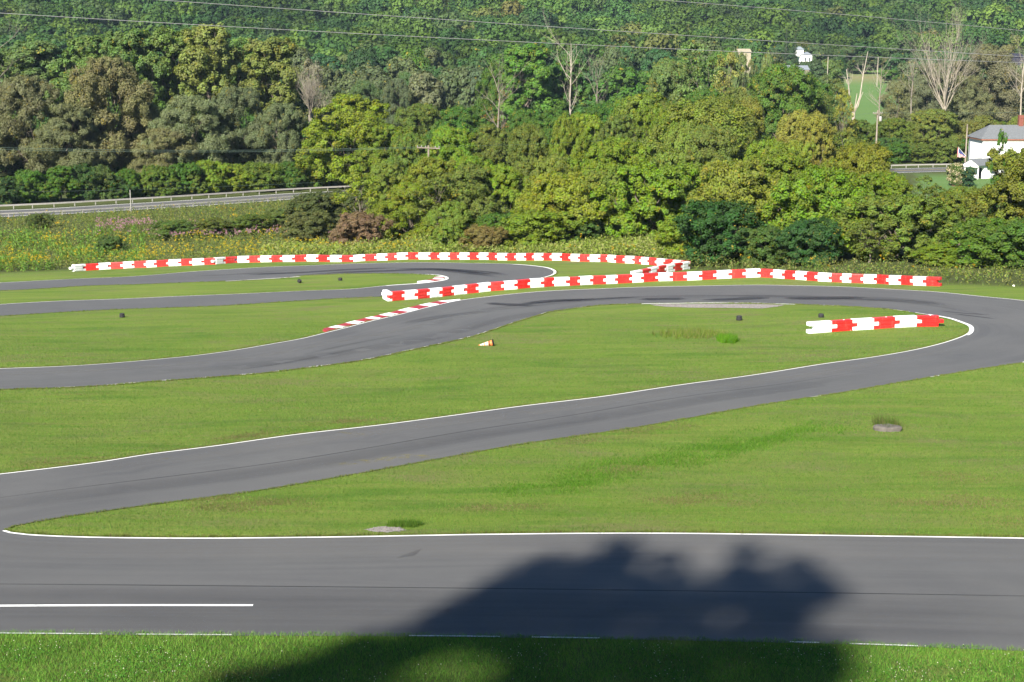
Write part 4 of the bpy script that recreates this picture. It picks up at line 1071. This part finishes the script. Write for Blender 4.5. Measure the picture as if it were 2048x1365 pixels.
# ------------------------------------------------------------------ grass
LAWN_T = np.array([(.046, .122, .014), (.066, .146, .018), (.092, .166, .026), (.030, .095, .008), (.120, .150, .035)])
def grass(name, xr, yr, n, h, wd, keep, label, seed, bright=1.0, pal=LAWN_T, pr=(.28, .28, .22, .14, .08), lean=.5, far=None):
    r = np.random.default_rng(seed); x = r.uniform(*xr, n)
    y = r.uniform(*yr, n) if far is None else yr[0] * (yr[1] / yr[0]) ** r.random(n)
    z = T(x, y); u, v = proj(x, y, z); ok = keep(u, v, x, y); x, y, z = x[ok], y[ok], z[ok]; n = len(x)
    Hh = r.uniform(*h, n); a = r.uniform(0, 6.28, n); w_ = wd * r.uniform(.7, 1.3, n) * (1 if far is None else y / yr[0]); l = r.normal(0, lean, (n, 2)) * Hh[:, None]
    ca, sa = np.cos(a) * w_ / 2, np.sin(a) * w_ / 2
    V = np.stack([np.column_stack([x - ca, y - sa, z - .01]), np.column_stack([x + ca, y + sa, z - .01]), np.column_stack([x + l[:, 0], y + l[:, 1], z + Hh])], 1).reshape(-1, 3)
    nz = wob(x, y * 1.0, 3.0, seed + 2)[:, None]; dry = np.clip(wob(x * .35, y, 2.2, seed + 5) - .55, 0, 1)[:, None]
    t = pal[r.choice(len(pal), n, p=pr)] * r.uniform(.7, 1.3, (n, 1)) * (1 + .12 * nz) * bright
    t = t * (1 - dry) + np.array((.15, .125, .06)) * dry
    tag(link(name, np_mesh(name, V, np.arange(3 * n).reshape(-1, 3), M['grass'], tint=np.clip(t, .003, 1))), label, 'grass', kind='stuff')
def off_road(x, y):
    j = .10 * np.clip(np.sin(x * 4.1 + y * 2.3) + np.sin(x * 9.7 - y * 5.1) * .7, -1, 1)
    return ~inside(track_poly, x + j * .6, y + j)
fy = np.array([p.y for p in fnear][::-1]); fx = np.array([p.x for p in fnear][::-1]); so_ = np.argsort(fx)
def below_front(x, y): return y < np.interp(x, fx[so_], fy[so_]) + .02 + .22 * np.clip(.70 + .5 * np.sin(x * 2.3) * np.sin(x * 5.1 + 1) + .3 * np.sin(x * 13.7), 0, 1)
near_ok = lambda u, v, x, y: (v < 1450) & (u > -120) & (u < 2170) & below_front(x, y)
grass('mown_grass', (-16, 16), (26, 41), 520000, (.05, .13), .011, near_ok, 'thick mown grass along the near edge of the front straight', 61, bright=1.55)
rq = np.random.default_rng(5)
isl = lambda u, v, x, y: (rq.random(len(x)) > sstep(62, 116, y)) & (u > -60) & (u < 2110) & off_road(x, y) & (v > 620) & ~(inside(gp2, x, y))
grass('short_grass', (-38, 39), (44, 116), 900000, (.025, .07), .017, isl, 'short mown grass of the near lawns', 62, bright=1.05, pr=(.16, .24, .34, .10, .16), far=True)
def fringe(path, n, h, wd, seed, pal, lo=-.10, hi=.16):
    r = np.random.default_rng(seed); P = np.array([tuple(p) for p in path]); i = r.integers(0, len(P) - 1, n); t = r.random(n)[:, None]
    q = P[i] * (1 - t) + P[i + 1] * t; d = P[i + 1] - P[i]; d /= np.linalg.norm(d[:, :2], axis=1, keepdims=True) + 1e-9
    c = np.clip(wob(q[:, 0], q[:, 1], 1.1, seed) * .8, -1, 1) ; off = r.uniform(lo, hi, n) * (.6 + .6 * c)
    x = q[:, 0] - d[:, 1] * off; y = q[:, 1] + d[:, 0] * off; z = T(x, y); H = r.uniform(*h, n) * (.7 + .5 * (c > .1)); a = r.uniform(0, 6.28, n); l = r.normal(0, .5, (n, 2)) * H[:, None]
    ca, sa = np.cos(a) * wd / 2, np.sin(a) * wd / 2
    V = np.stack([np.column_stack([x - ca, y - sa, z]), np.column_stack([x + ca, y + sa, z]), np.column_stack([x + l[:, 0], y + l[:, 1], z + H + .03])], 1).reshape(-1, 3)
    pal = np.array(pal); tag(link('edge_grass', np_mesh('edge_grass', V, np.arange(3 * n).reshape(-1, 3), M['grass'], tint=pal[r.integers(0, len(pal), n)] * r.uniform(.7, 1.3, (n, 1)))), 'ragged grass creeping over the track edges', 'grass', kind='stuff')
EP = [(.075, .135, .014), (.105, .155, .024), (.13, .145, .04), (.115, .10, .045)]
fringe(diagn, 12000, (.012, .045), .025, 81, EP, -.16, .06); fringe(dfar[:i_n], 12000, (.02, .06), .03, 82, EP, -.02, .22); fringe(ffar, 18000, (.04, .09), .018, 83, EP, .0, .25)
fringe(bfar[:-120], 9000, (.03, .08), .045, 84, EP, .0, .25); fringe(inner_up, 9000, (.03, .07), .045, 85, EP, -.0, .2); fringe(cin, 6000, (.03, .08), .05, 86, EP, .0, .25); fringe(cout_, 6000, (.03, .08), .05, 87, EP, -.04, .2)
GP_ = [(.050, .135, .010), (.065, .155, .012), (.085, .165, .018)]; BP = [(.15, .13, .065), (.14, .14, .05), (.12, .10, .05), (.11, .15, .03)]
def grass_streak(path, n, wd, seed, pal, h=(.03, .08)):
    r = np.random.default_rng(seed); P = np.array([tuple(p) for p in spline(world(path), .5)]); n = int(n * 1.0)
    t = np.clip(r.beta(1.6, 1.6, n), 0, .999) * (len(P) - 1); i = t.astype(int); f = (t - i)[:, None]; q = P[i] * (1 - f) + P[i + 1] * f
    x = q[:, 0] + r.normal(0, .5, n); y = q[:, 1] + r.normal(0, wd * .75, n); ok = (wob(x * .5, y, 1.6, seed + 7) + r.normal(0, .45, n) > -.1) & off_road(x, y); x, y = x[ok], y[ok]; n = len(x)
    z = T(x, y); H = r.uniform(*h, n); a = r.uniform(0, 6.28, n); l = r.normal(0, .5, (n, 2)) * H[:, None]; ca, sa = np.cos(a) * .012, np.sin(a) * .012
    V = np.stack([np.column_stack([x - ca, y - sa, z]), np.column_stack([x + ca, y + sa, z]), np.column_stack([x + l[:, 0], y + l[:, 1], z + H])], 1).reshape(-1, 3)
    pal = np.array(pal); tag(link('worn_grass', np_mesh('worn_grass', V, np.arange(3 * n).reshape(-1, 3), M['grass'], tint=pal[r.integers(0, len(pal), n)] * r.uniform(.75, 1.25, (n, 1)))), 'patches of greener or dried grass in the lawn', 'grass', kind='stuff')
grass_streak([(1120, 962), (1210, 940), (1330, 924), (1430, 903), (1560, 872), (1700, 850)], 22000, 1.3, 91, GP_, (.04, .1))
grass_streak([(1000, 985), (1130, 968), (1250, 948)], 9000, .8, 92, GP_)
for i, (pth, n, wd) in enumerate((([(1180, 946), (1300, 932)], 3500, .5), ([(380, 1018), (520, 1010), (640, 1012)], 8000, .8), ([(350, 1001), (470, 990)], 3500, .35), ([(1290, 1003), (1420, 998), (1520, 1002)], 6000, .7), ([(1780, 1008), (1920, 1002), (2060, 1010)], 9000, 1.0), ([(1120, 888), (1240, 868), (1400, 848)], 8000, .9), ([(1850, 950), (1980, 960)], 3500, .6), ([(930, 1018), (1100, 1010)], 3500, .45), ([(420, 885), (560, 862)], 3500, .5), ([(60, 935), (200, 912)], 3500, .4), ([(620, 850), (760, 836)], 3500, .5), ([(1980, 1040), (2060, 1046)], 3000, .5))):
    grass_streak(pth, n, wd, 100 + i, BP, (.02, .05))
# clover in the near grass
r = np.random.default_rng(63); n = 60000; x = r.uniform(-15, 15, n); y = r.uniform(26, 36, n); z = T(x, y); u, v = proj(x, y, z)
cz = wob(x, y, 4, 64) + r.normal(0, .25, n); ok = near_ok(u, v, x, y) & (cz > .15) & (v > 1296); x, y, z, = x[ok], y[ok], z[ok]; n = len(x)
V, Q = leaves(r, np.column_stack([x, y, z + r.uniform(.05, .10, n)]), np.tile([0, -.2, 1.0], (n, 1)), .022, .9, .35)
tag(link('clover', np_mesh('clover', V, Q, M['grass'], tint=np.array((.045, .135, .014)) * r.uniform(.7, 1.35, (n, 1)))), 'clover leaves in the near grass', 'clover', kind='stuff')
n = 5200; x = r.uniform(-15, 15, n); y = r.uniform(26, 36.5, n); z = T(x, y); u, v = proj(x, y, z)
ok = near_ok(u, v, x, y) & (wob(x, y, 4, 64) + r.normal(0, .4, n) > .35) & (v > 1290); x, y, z = x[ok], y[ok], z[ok]; n = len(x)
oc = np.array([(1, 0, 0), (-1, 0, 0), (0, 1, 0), (0, -1, 0), (0, 0, 1), (0, 0, -1)], float); tri = np.array([(0, 2, 4), (2, 1, 4), (1, 3, 4), (3, 0, 4), (2, 0, 5), (1, 2, 5), (3, 1, 5), (0, 3, 5)])
V = (oc[None] * r.uniform(.008, .015, (n, 1, 1)) + np.column_stack([x, y, z + r.uniform(.09, .13, n)])[:, None]).reshape(-1, 3)
tag(link('clover_flowers', np_mesh('clover_flowers', V, (tri[None] + 6 * np.arange(n)[:, None, None]).reshape(-1, 3), M['tint'], tint=np.repeat(np.array((.62, .60, .54)) * r.uniform(.8, 1.1, (n, 1)), 8, 0))), 'tiny white clover flowers in the near grass', 'flowers', kind='stuff')
def tuft(name, u0, v0, ru, rv, n, h, label, seed, pal, wd=.03):
    c = G(u0, v0); k = 3000 / c.y
    ex = ru / k; ey = abs(G(u0, v0 - rv).y - c.y)
    grass(name, (c.x - ex, c.x + ex), (c.y - ey, c.y + ey), n, h, wd, lambda u, v, x, y: ((x - c.x) / ex) ** 2 + ((y - c.y) / ey) ** 2 < 1 - .4 * np.abs(np.sin(x * 5)), label, seed, pal=np.array(pal), pr=[1 / len(pal)] * len(pal), lean=.3)
tuft('long_grass', 1385, 670, 85, 9, 2600, (.12, .45), 'ragged long grass strip in the lawn below the gravel', 71, [(.11, .16, .02), (.15, .15, .05), (.09, .15, .015)])
tuft('long_grass', 1455, 682, 26, 6, 1800, (.2, .5), 'bright green grass tuft at the right end of the ragged strip', 72, [(.06, .16, .008), (.08, .17, .01)])
tuft('weeds', 1772, 853, 34, 11, 1300, (.12, .5), 'dry weeds growing round the grey stone slab', 73, [(.07, .11, .02), (.11, .105, .04), (.05, .10, .015)], .024)
tuft('long_grass', 810, 1050, 50, 7, 1500, (.08, .2), 'darker unmown grass beside the small gravel patch', 74, [(.05, .11, .012), (.07, .13, .015)], .015)
grass('verge_grass', (-30, 45), (112, 170), 26000, (.15, .4), .035, lambda u, v, x, y: (np.abs(v - meadow_v(u)) < 2.4) & ((u < 148) | (u > 1375)), 'unmown grass fringe at the foot of the thicket', 75, pal=np.array([(.07, .12, .02), (.10, .13, .03)]), pr=[.5, .5], lean=.3)

# ------------------------------------------------------------------ public road, rails, poles, wires
rn = [G(*p) for p in ((-330, 452), (0, 435), (137, 428.5), (262, 421), (400, 412.5), (517, 404.5), (640, 396))] + [at(1840, 339.5, 300), at(2048, 334, 305), at(2400, 326, 316)]
for p in rn: p.z = float(T(p.x, p.y))
rf = []
for i, p in enumerate(rn):
    d = rn[min(i + 1, len(rn) - 1)] - rn[max(i - 1, 0)]; d.z = 0; d.normalize(); rf.append(p + Vector((-d.y, d.x, 0)) * 9.6)
rn, rf = spline(rn, 2.0), spline(rf, 2.0)
sheet('road', rn + rf[::-1], M['asphalt'], .03, 4.0)
ribbon('road_line', rn, .30, .55, M['line'], .040); ribbon('road_line', rf, -.30, -.55, M['line'], .040)
mid = [a.lerp(b, .5) for a, b in zip(rn[::1], [min(rf, key=lambda q: (q - p).length) for p in rn])]
ribbon('road_line', mid, -.2, -.08, mat_paint('yellow_line', (.5, .36, .04), .2), .040); ribbon('road_line', mid, .08, .2, bpy.data.materials['yellow_line'], .040)
def guardrail(path, off, label, hgt, rw, sp, name='guardrail'):
    P = []
    for i, p in enumerate(path):
        d = path[min(i + 1, len(path) - 1)] - path[max(i - 1, 0)]; d.z = 0; d.normalize(); q = p + Vector((-d.y, d.x, 0)) * off; q.z = float(T(q.x, q.y)); P.append((q, d))
    o = P[0][0].copy(); root = empty(name, o); tag(root, label, 'guardrail')
    vs, fs = [], []
    for i, (q, d) in enumerate(P):
        nr = Vector((-d.y, d.x, 0))
        for a, h in ((-.08, hgt - rw), (-.08, hgt - rw * .62), (-.05, hgt - rw * .5), (-.08, hgt - rw * .38), (-.08, hgt), (.08, hgt), (.08, hgt - rw)):
            vs.append(tuple(q + nr * a + Vector((0, 0, h)) - o))
    for i in range(len(P) - 1): fs += [(7 * i + k, 7 * i + (k + 1) % 7, 7 * i + 7 + (k + 1) % 7, 7 * i + 7 + k) for k in range(7)]
    m = MB(); m.add(vs, fs); m.build('rail', M['steel'], root)
    pm = MB(); pm.box(-.06, .06, -.05, .09, -.3, hgt - rw - .004); me = pm.mesh('post', M['steel']); L = 0
    for i in range(1, len(P)):
        L += (P[i][0] - P[i - 1][0]).length
        if L >= sp:
            L -= sp; q, d = P[i]; po = link('post', me, root); po.location = q - o; po.rotation_euler = (0, 0, math.atan2(d.y, d.x))
lp = [p for p in spline(rn, .5) if p.x < -24]
guardrail(lp, -1.2, 'near grey steel guardrail on the meadow side of the road', .72, .17, 2.55)
lf = [p for p in spline(rf, .5) if p.x < -24]
guardrail(lf, 1.4, 'far grey steel guardrail in front of the left wood', .74, .24, 3.2)
lr = [p for p in spline(rf, .5) if p.x > 72]
guardrail(lr, 1.2, 'grey steel guardrail across the road from the white house', .74, .24, 3.2)

def pole(u, y, vtop, label, arm=None, rad=.15, transformer=False, mat='pole', insul=5):
    x = at(u, 300, y).x; z = float(T(x, y)); H = at(u, vtop, y).z - z; root = empty('utility_pole', (x, y, z)); tag(root, label, 'utility pole')
    m = MB(); m.tube([(0, 0, -.5), (0, 0, H * .5), (0, 0, H)], [rad * 1.15, rad, rad * .8], 10); m.build('shaft', M[mat], root)
    if arm:
        L, yw, dz, tilt = arm; R = Matrix.Translation((0, -rad - .02, H - dz)) @ Matrix.Rotation(yw, 4, 'Z') @ Matrix.Rotation(tilt, 4, 'Y')
        m = MB(); m.box(-L / 2, L / 2, -.06, .06, -.07, .07, R); m.build('crossarm', M[mat], root)
        for k in range(insul):
            t = (-.48, -.30, -.12, .30, .47)[k] * L; q = R @ Vector((t, 0, .07)); m = MB()
            m.lathe([(.02, 0), (.06, .06), (.075, .13), (.05, .2), (0, .23)], 8, Matrix.Translation(q)); m.build('insulator', M['steel'], root, True)
    if transformer:
        m = MB(); m.lathe([(0, 0), (.26, .02), (.28, .1), (.28, .85), (.2, .95), (0, .97)], 14, Matrix.Translation((.55, -.1, H - 2.1))); m.build('transformer', M['steel'], root, True)
pole(857, 205, 291, 'short-looking grey utility pole with crossarm in the thicket', (3.1, .15, .35, .05))
pole(1752, 290, 221, 'tall utility pole with crossarm and transformer above the thicket', (2.4, .5, .6, 0), transformer=True, rad=.17)
pole(1932, 297, 249, 'plain grey utility pole without crossarm beside the white house', rad=.15)
pole(1649, 560, 114, 'pale far pole at the left edge of the green field', rad=.16, mat='pale')
pole(1748, 620, 114, 'pale far pole behind the green field', rad=.16, mat='pale')
m = MB(); x = at(262, 420, 224).x; zz = float(T(x, 224)); m.tube([(0, 0, -.3), (0, 0, at(262, 380, 224).z - zz)], .07, 8); m.lathe([(.09, 2.75), (.09, 2.9), (0, 2.92)], 8)
o = m.build('marker_post', M['steel']); o.location = (x, 224, zz); tag(o, 'slim grey post standing at the near guardrail', 'post')

def wire(pts, y0, y1, rad, mat, label, group=None):
    ra, rb_ = ray(*pts[0]), ray(*pts[-1]); x0, x1 = ra[0] / ra[1] * y0, rb_[0] / rb_[1] * y1; P = []
    us = [p[0] for p in pts]; vs = [p[1] for p in pts]; co = np.polyfit(us, vs, 2)
    for u in np.linspace(us[0], us[-1], 40):
        v = float(np.polyval(co, u)); r_ = ray(u, v); k = r_[0] / r_[1]; t = (k * y0 - x0) / ((x1 - x0) - k * (y1 - y0)); P.append(at(u, v, y0 + t * (y1 - y0)))
    o = P[0].copy(); m = MB(); m.tube([p - o for p in P], rad, 6); ob = m.build('power_line', M[mat], None, True); ob.location = o; tag(ob, label, 'power line', group)
wire([(-250, 11), (0, 26), (700, 67), (1300, 96.5), (1810, 117), (2350, 136)], 150, 250, .034, 'wire', 'lowest of the three grey power lines crossing the hillside')
wire([(-250, -38), (362, 0), (700, 27 - 4), (1300, 72), (1811, 101), (2350, 130)], 152, 252, .034, 'wire', 'middle one of the three grey power lines crossing the hillside')
wire([(700, -38), (1322, 0), (1629, 25), (2048, 63), (2350, 92)], 160, 250, .034, 'wire', 'highest grey power line, crossing only the upper right corner')
wire([(-200, 288), (0, 295.5), (342, 301.5), (600, 299), (852, 294)], 190, 205, .016, 'dwire', 'upper thin dark wire running left from the short-looking pole')
wire([(-200, 292), (0, 299), (342, 305), (600, 302), (862, 296)], 190.6, 205.4, .016, 'dwire', 'lower thin dark wire running left from the short-looking pole')
wire([(857, 293), (1150, 285), (1450, 262), (1748, 226)], 205, 290, .016, 'dwire', 'thin wire between the two poles with crossarms')
wire([(1754, 226), (1900, 227), (2048, 225), (2300, 218)], 290, 300, .016, 'dwire', 'thin wire running right from the transformer pole')
wire([(-200, 388), (0, 384), (273, 380.5), (444, 373), (660, 364)], 226, 262, .016, 'dwire', 'thin cable strung above the far guardrail')

# ------------------------------------------------------------------ buildings
def prism_roof(m, x0, x1, y0, y1, z0, z1, hip, ov=.35, th=.18):
    """hipped roof, ridge along x"""
    a, b, c, d = x0 - ov, x1 + ov, y0 - ov, y1 + ov; ym = (c + d) / 2
    vs = [(a, c, z0), (b, c, z0), (b, d, z0), (a, d, z0), (a + hip, ym, z1), (b - hip, ym, z1), (a, c, z0 - th), (b, c, z0 - th), (b, d, z0 - th), (a, d, z0 - th)]
    m.add(vs, [(0, 1, 5, 4), (1, 2, 5), (2, 3, 4, 5), (3, 0, 4), (6, 9, 8, 7), (0, 6, 7, 1), (1, 7, 8, 2), (2, 8, 9, 3), (3, 9, 6, 0)])
hy = 293.0; hx = at(1965, 300, hy).x; hz = float(T(hx, hy)); hb = empty('house', (hx, hy, hz)); tag(hb, 'white two-storey house with grey hipped roof and brown fascia', 'house')
ez = at(1965, 281, hy).z - hz; rz_ = at(1990, 250, hy + 5).z - hz
m = MB(); m.box(0, 15, 0, 9, -.5, ez); m.build('wall', M['siding'], hb)
m = MB(); prism_roof(m, 0, 15, 0, 9, ez + .28, rz_, 3.0, .5, .02); rfo = m.build('roof', M['shingle'], hb)
m = MB(); m.box(-.42, 15.42, -.42, 9.42, ez + .003, ez + .255); m.build('fascia', M['fascia'], hb)
m = MB(); m.box(8.1, 9.0, 4.0, 4.9, ez + 1.0, rz_ + 1.9); m.build('chimney', M['brick'], rfo)
for wx in (5.2, 9.5):
    m = MB(); m.box(wx - .55, wx + .55, -.04, .05, 3.0, 4.6); wn = m.build('window', M['band'], hb); m = MB(); m.box(wx - .43, wx + .43, -.06, -.042, 3.12, 4.48); m.build('pane', M['glass'], wn)
# low wing running away to the right, its gabled open porch towards the viewer's side
wb = at(1957, 336, 284); WM = Matrix.Translation(Vector((wb.x, 284, float(T(wb.x, 284)))) - hb.location) @ Matrix.Rotation(math.radians(33), 4, 'Z')
def wmesh(name, mat, *bx):
    m = MB()
    for q in bx: m.box(*q, WM)
    m.build(name, M[mat], hb)
wmesh('wing_wall', 'siding', (1.7, 13, 0, 3.3, -.5, 2.55))
wmesh('porch_post', 'siding', (.0, .16, .02, .18, -.4, 2.3)); wmesh('porch_post', 'siding', (.0, .16, 3.1, 3.26, -.4, 2.3))
wmesh('fascia_board', 'siding', (-.3, 1.68, -.08, .06, 2.22, 2.6), (-.3, 1.68, 3.24, 3.38, 2.22, 2.6), (-.32, -.18, .07, 3.23, 2.2, 2.6))
m = MB(); vs = [WM @ Vector(p) for p in ((-.26, -.1, 2.604), (-.26, 3.4, 2.604), (-.26, 1.65, 3.55), (-.16, -.1, 2.604), (-.16, 3.4, 2.604), (-.16, 1.65, 3.55))]
m.add(vs, [(0, 1, 2), (3, 5, 4), (0, 3, 4, 1), (1, 4, 5, 2), (2, 5, 3, 0)]); m.build('porch_gable', M['siding'], hb)
m = MB(); vs = [WM @ Vector(p) for p in ((-.4, -.45, 2.56), (13.2, -.45, 2.56), (13.2, 1.65, 3.72), (-.4, 1.65, 3.72), (-.4, 3.75, 2.56), (13.2, 3.75, 2.56))]
m.add(vs, [(0, 1, 2, 3), (3, 2, 5, 4)]); o = m.build('wing_roof', M['shingle'], hb); o.modifiers.new('thick', 'SOLIDIFY').thickness = .06
wmesh('door', 'black', (1.62, 1.69, .6, 1.6, -.2, 2.0))
wmesh('window', 'glass', (3.6, 4.8, -.06, -.004, .9, 2.0))
# flag
fb = at(1932, 313, 285); ft = at(1916.5, 294.5, 284.6); fl = empty('flag', fb); tag(fl, 'striped flag hanging from a slanted pole on the house porch', 'flag')
m = MB(); m.tube([(0, 0, 0), ft - fb], [.035, .025], 6); m.build('flagpole', M['band'], fl)
FR, FW, FBL = plain('flag_red', (.36, .03, .04), .8), plain('flag_white', (.42, .41, .40), .8), plain('flag_blue', (.03, .04, .14), .8)
m = MB(); bz = at(1918, 315, 285).z - fb.z; n_ = 13
for i in range(n_):
    a, b = (ft - fb) * (1 - i / n_ * .93), (ft - fb) * (1 - (i + 1) / n_ * .93)
    for k in range(4):
        za = [(a.z - .03) * (1 - t) + (bz + .06 * math.sin(i)) * t for t in (k / 4, (k + 1) / 4)]; zb_ = [(b.z - .03) * (1 - t) + (bz + .06 * math.sin(i + 1)) * t for t in (k / 4, (k + 1) / 4)]
        m.mi = 2 if (k < 2 and i > 1) else i % 2
        w1, w2 = .05 * math.sin(i * 1.3), .05 * math.sin((i + 1) * 1.3)
        m.add([(a.x, w1, za[0]), (b.x, w2, zb_[0]), (b.x, w2, zb_[1]), (a.x, w1, za[1])], [(0, 1, 2, 3)])
m.build('cloth', [FR, FW, FBL], fl)
# garden
def bush(u, y, vtop, vbase, wpx, col, label, seed, petals=None, name='garden_bush'):
    c = at(u, vbase, y); z = float(T(c.x, y)); H = at(u, vtop, y).z - z; W = wpx * y / F; r = np.random.default_rng(seed)
    root = empty(name, (c.x, y, z)); tag(root, label, 'bush'); lb = lobe_set(r, H, W, 14, .02, .23, 1.0, .35)
    cc = link('foliage', leafmesh('foliage', crown(seed, lb, 420, 30, .10, .4)), root); cc.color = (*col, 1)
    if petals:
        V, Q, R = crown(seed + 1, lb, 360, 12, .075, .5, .8, 0); link('blossom', np_mesh('blossom', V, Q, M['tint'], tint=np.array(petals) * (.8 + .3 * R[:, :1])), root)
    m = MB(); m.tube([(0, 0, -.1), (0, 0, H * .4)], [.06, .03], 6); m.build('stem', M['bark'], root)
bush(1911, 270, 327, 358, 34, (.09, .13, .03), 'rounded bush covered in cream white blossom on the house lawn', 31, (.62, .52, .36), 'blossom_bush')
bush(1938, 268, 334, 360, 24, (.035, .085, .035), 'dark green ornamental grass clump beside the blossom bush', 33)
m = MB(); q = at(1912, 360, 269.2); m.lathe([(.55, -.3), (.7, .12), (.7, .28), (.6, .28), (.55, .15), (0, .15)], 12); o = m.build('planter', M['brown'], smooth=False); o.location = (q.x, 269.2, float(T(q.x, 269.2))); tag(o, 'brown wooden planter at the foot of the blossom bush', 'planter')
q = at(1931, 340, 274); zz = float(T(q.x, 274)); m = MB(); m.tube([(0, 0, 0), (0, 0, 1.6), (-.12, 0, 2.1), (-.5, 0, 2.45), (-.75, 0, 2.4)], .05, 6); o = m.build('garden_hook', M['black']); o.location = (q.x, 274, zz); tag(o, 'black curved iron hook standing on the house lawn', 'garden hook')
# far buildings
def far_house():
    y = 640; b = at(1607, 112, y); root = empty('farmhouse', (b.x, y, b.z - 7.2)); tag(root, 'small white farmhouse with a raised upper storey on the hill', 'farmhouse')
    m = MB(); m.box(-1.2, 3.6, 0, 7, 0, 7.4); m.build('wall', M['siding'], root)
    m = MB(); prism_roof(m, -1.2, 3.6, 0, 7, 7.45, 8.8, 1.6, .3, .02); m.build('roof', M['tin'], root)
    m = MB(); m.box(-2.9, .2, 1.2, 4.4, 7.0, 9.7); m.build('upper_wall', M['siding'], root)
    m = MB(); prism_roof(m, -2.9, .2, 1.2, 4.4, 9.75, 11.0, 1.4, .35, .02); m.build('upper_roof', M['tin'], root)
    for x in (.9, 2.6):
        m = MB(); m.box(x - .3, x + .3, -.05, -.004, 5.0, 6.6); m.build('window', M['glass'], root)
far_house()
def barn(u, vb, y, w_, d_, h, rh, wall, roof, label, name='barn', opening=True):
    b = at(u, vb, y); root = empty(name, (b.x, y, b.z)); tag(root, label, name.replace('_', ' '))
    m = MB(); m.box(-w_ / 2, w_ / 2, 0, d_, -3, h); m.build('wall', M[wall], root)
    m = MB(); prism_roof(m, -w_ / 2, w_ / 2, 0, d_, h + .05, h + rh, .2, .2, .03); m.build('roof', M[roof], root)
    if opening:
        m = MB(); m.box(-w_ * .12, w_ * .3, -.06, -.004, -2.5, h * .75); m.build('doorway', M['black'], root)
barn(1594, 150, 500, 8, 7, 1.6, 1.4, 'oldwood', 'tin', 'small barn with a silvery metal roof above the thicket')
barn(1606, 163, 486, 6, 5, 1.4, 1.0, 'oldwood', 'oldwood', 'low open brown shed in front of the silvery barn', 'shed')
barn(1486, 132, 420, 4.2, 4, 3.6, 1.0, 'tan', 'tan', 'narrow tan building half hidden behind the pale trees', 'outbuilding', False)
barn(2026, 127, 500, 7, 6, 2.0, 1.2, 'darkroof', 'darkroof', 'dark navy building behind the right willows', 'outbuilding', False)

# ------------------------------------------------------------------ summer haze in the valley air
k = NT('haze'); pv = k.n('ShaderNodeVolumePrincipled', {'Color': (.55, .74, .92, 1), 'Density': .000055, 'Anisotropy': .0})
k.t.links.new(pv.outputs[0], k.out.inputs['Volume'])
zt = max(float(Z.max()) + 30, ZC + 60)
m = MB(); m.box(float(gx[0]) - 40, float(gx[-1]) + 40, float(gy[0]) - 40, float(gy[-1]) + 40, float(Z.min()) - 1.0, zt)
tag(m.build('haze', k.mat), kind='stuff')

# ------------------------------------------------------------------ tall tree up the hill behind the viewer: its shadow lies on the front straight
SH = [(430, 1365), (560, 1325), (690, 1293), (790, 1272), (900, 1222), (1000, 1160), (1040, 1132), (1080, 1098), (1112, 1100), (1150, 1128), (1190, 1096), (1215, 1075), (1250, 1062), (1275, 1085), (1290, 1128), (1318, 1140), (1338, 1090), (1352, 1088), (1368, 1142), (1420, 1150), (1462, 1128), (1482, 1078), (1506, 1072), (1520, 1128), (1570, 1148), (1600, 1102), (1622, 1098), (1632, 1142), (1690, 1180), (1660, 1206), (1610, 1222), (1600, 1280), (1690, 1284), (1720, 1330), (1660, 1400), (1600, 1450), (1200, 1470), (700, 1450), (380, 1410)]
HOLES = [((890, 1352), (165, 42)), ((1270, 1176), (34, 26)), ((1400, 1244), (62, 24)), ((1350, 1190), (24, 20)), ((1130, 1256), (50, 10)), ((1450, 1172), (34, 10))]
sp = [G(u, v + 16 if v < 1155 else v) for u, v in SH]; r = np.random.default_rng(88); xs = [p.x for p in sp]; ys = [p.y for p in sp]
n = 36000; x = r.uniform(min(xs), max(xs), n); y = r.uniform(min(ys), max(ys), n); ok = inside(sp, x, y); x, y = x[ok], y[ok]; u, v = proj(x, y, T(x, y)); keep = np.ones(len(x), bool)
for (hu, hv), (ru, rv) in HOLES: keep &= ~(r.random(len(x)) < (.97 if hv > 1300 else .8) * np.exp(-(((u - hu) / ru) ** 2 + ((v - hv) / rv) ** 2) ** 2))
keep &= r.random(len(x)) < np.clip(.6 + .9 * wob(x, y, 2.4, 19), .07, 1)
x, y = x[keep], y[keep]; x = x + r.normal(0, .22, len(x)); y = y + r.normal(0, .42, len(x)); Tt = 112 + r.uniform(-4, 4, len(x)) * (.4 + .6 * np.sin(x * .7 + y * .5) ** 2)
P = np.column_stack([x, y, T(x, y)]) + S[None] * Tt[:, None]; ctr = P.mean(0)
V, Q = leaves(r, P, np.tile(S, (len(P), 1)) * .8, .20, .75, .5); R = np.column_stack([r.random(len(P)), r.random(len(P)), np.zeros(len(P))])
bx, by = ctr[0], ctr[1] - .5; bz_ = float(T(bx, by)); so2 = empty('shade_tree', (bx, by, bz_)); tag(so2, 'tall leafy tree uphill whose shadow falls on the front straight', 'tree')
V = V - np.array([bx, by, bz_]); c = link('crown', np_mesh('crown', V, Q, M['leaf'], rnd=R), so2); c.color = (*GR, 1)
m = MB(); m.tube(bend(r, (0, 0, -.5), ctr - np.array([bx, by, bz_]) - np.array([0, 0, 4]), 6, .03), [.6, .5, .45, .4, .3, .22, .15], 9)
for _ in range(16): m.tube(bend(r, ctr - np.array([bx, by, bz_]) - np.array([0, 0, r.uniform(3, 9)]), P[r.integers(len(P))] - np.array([bx, by, bz_]), 4, .06), [.16, .12, .08, .05, .02], 5)
m.build('trunk', M['bark'], so2)
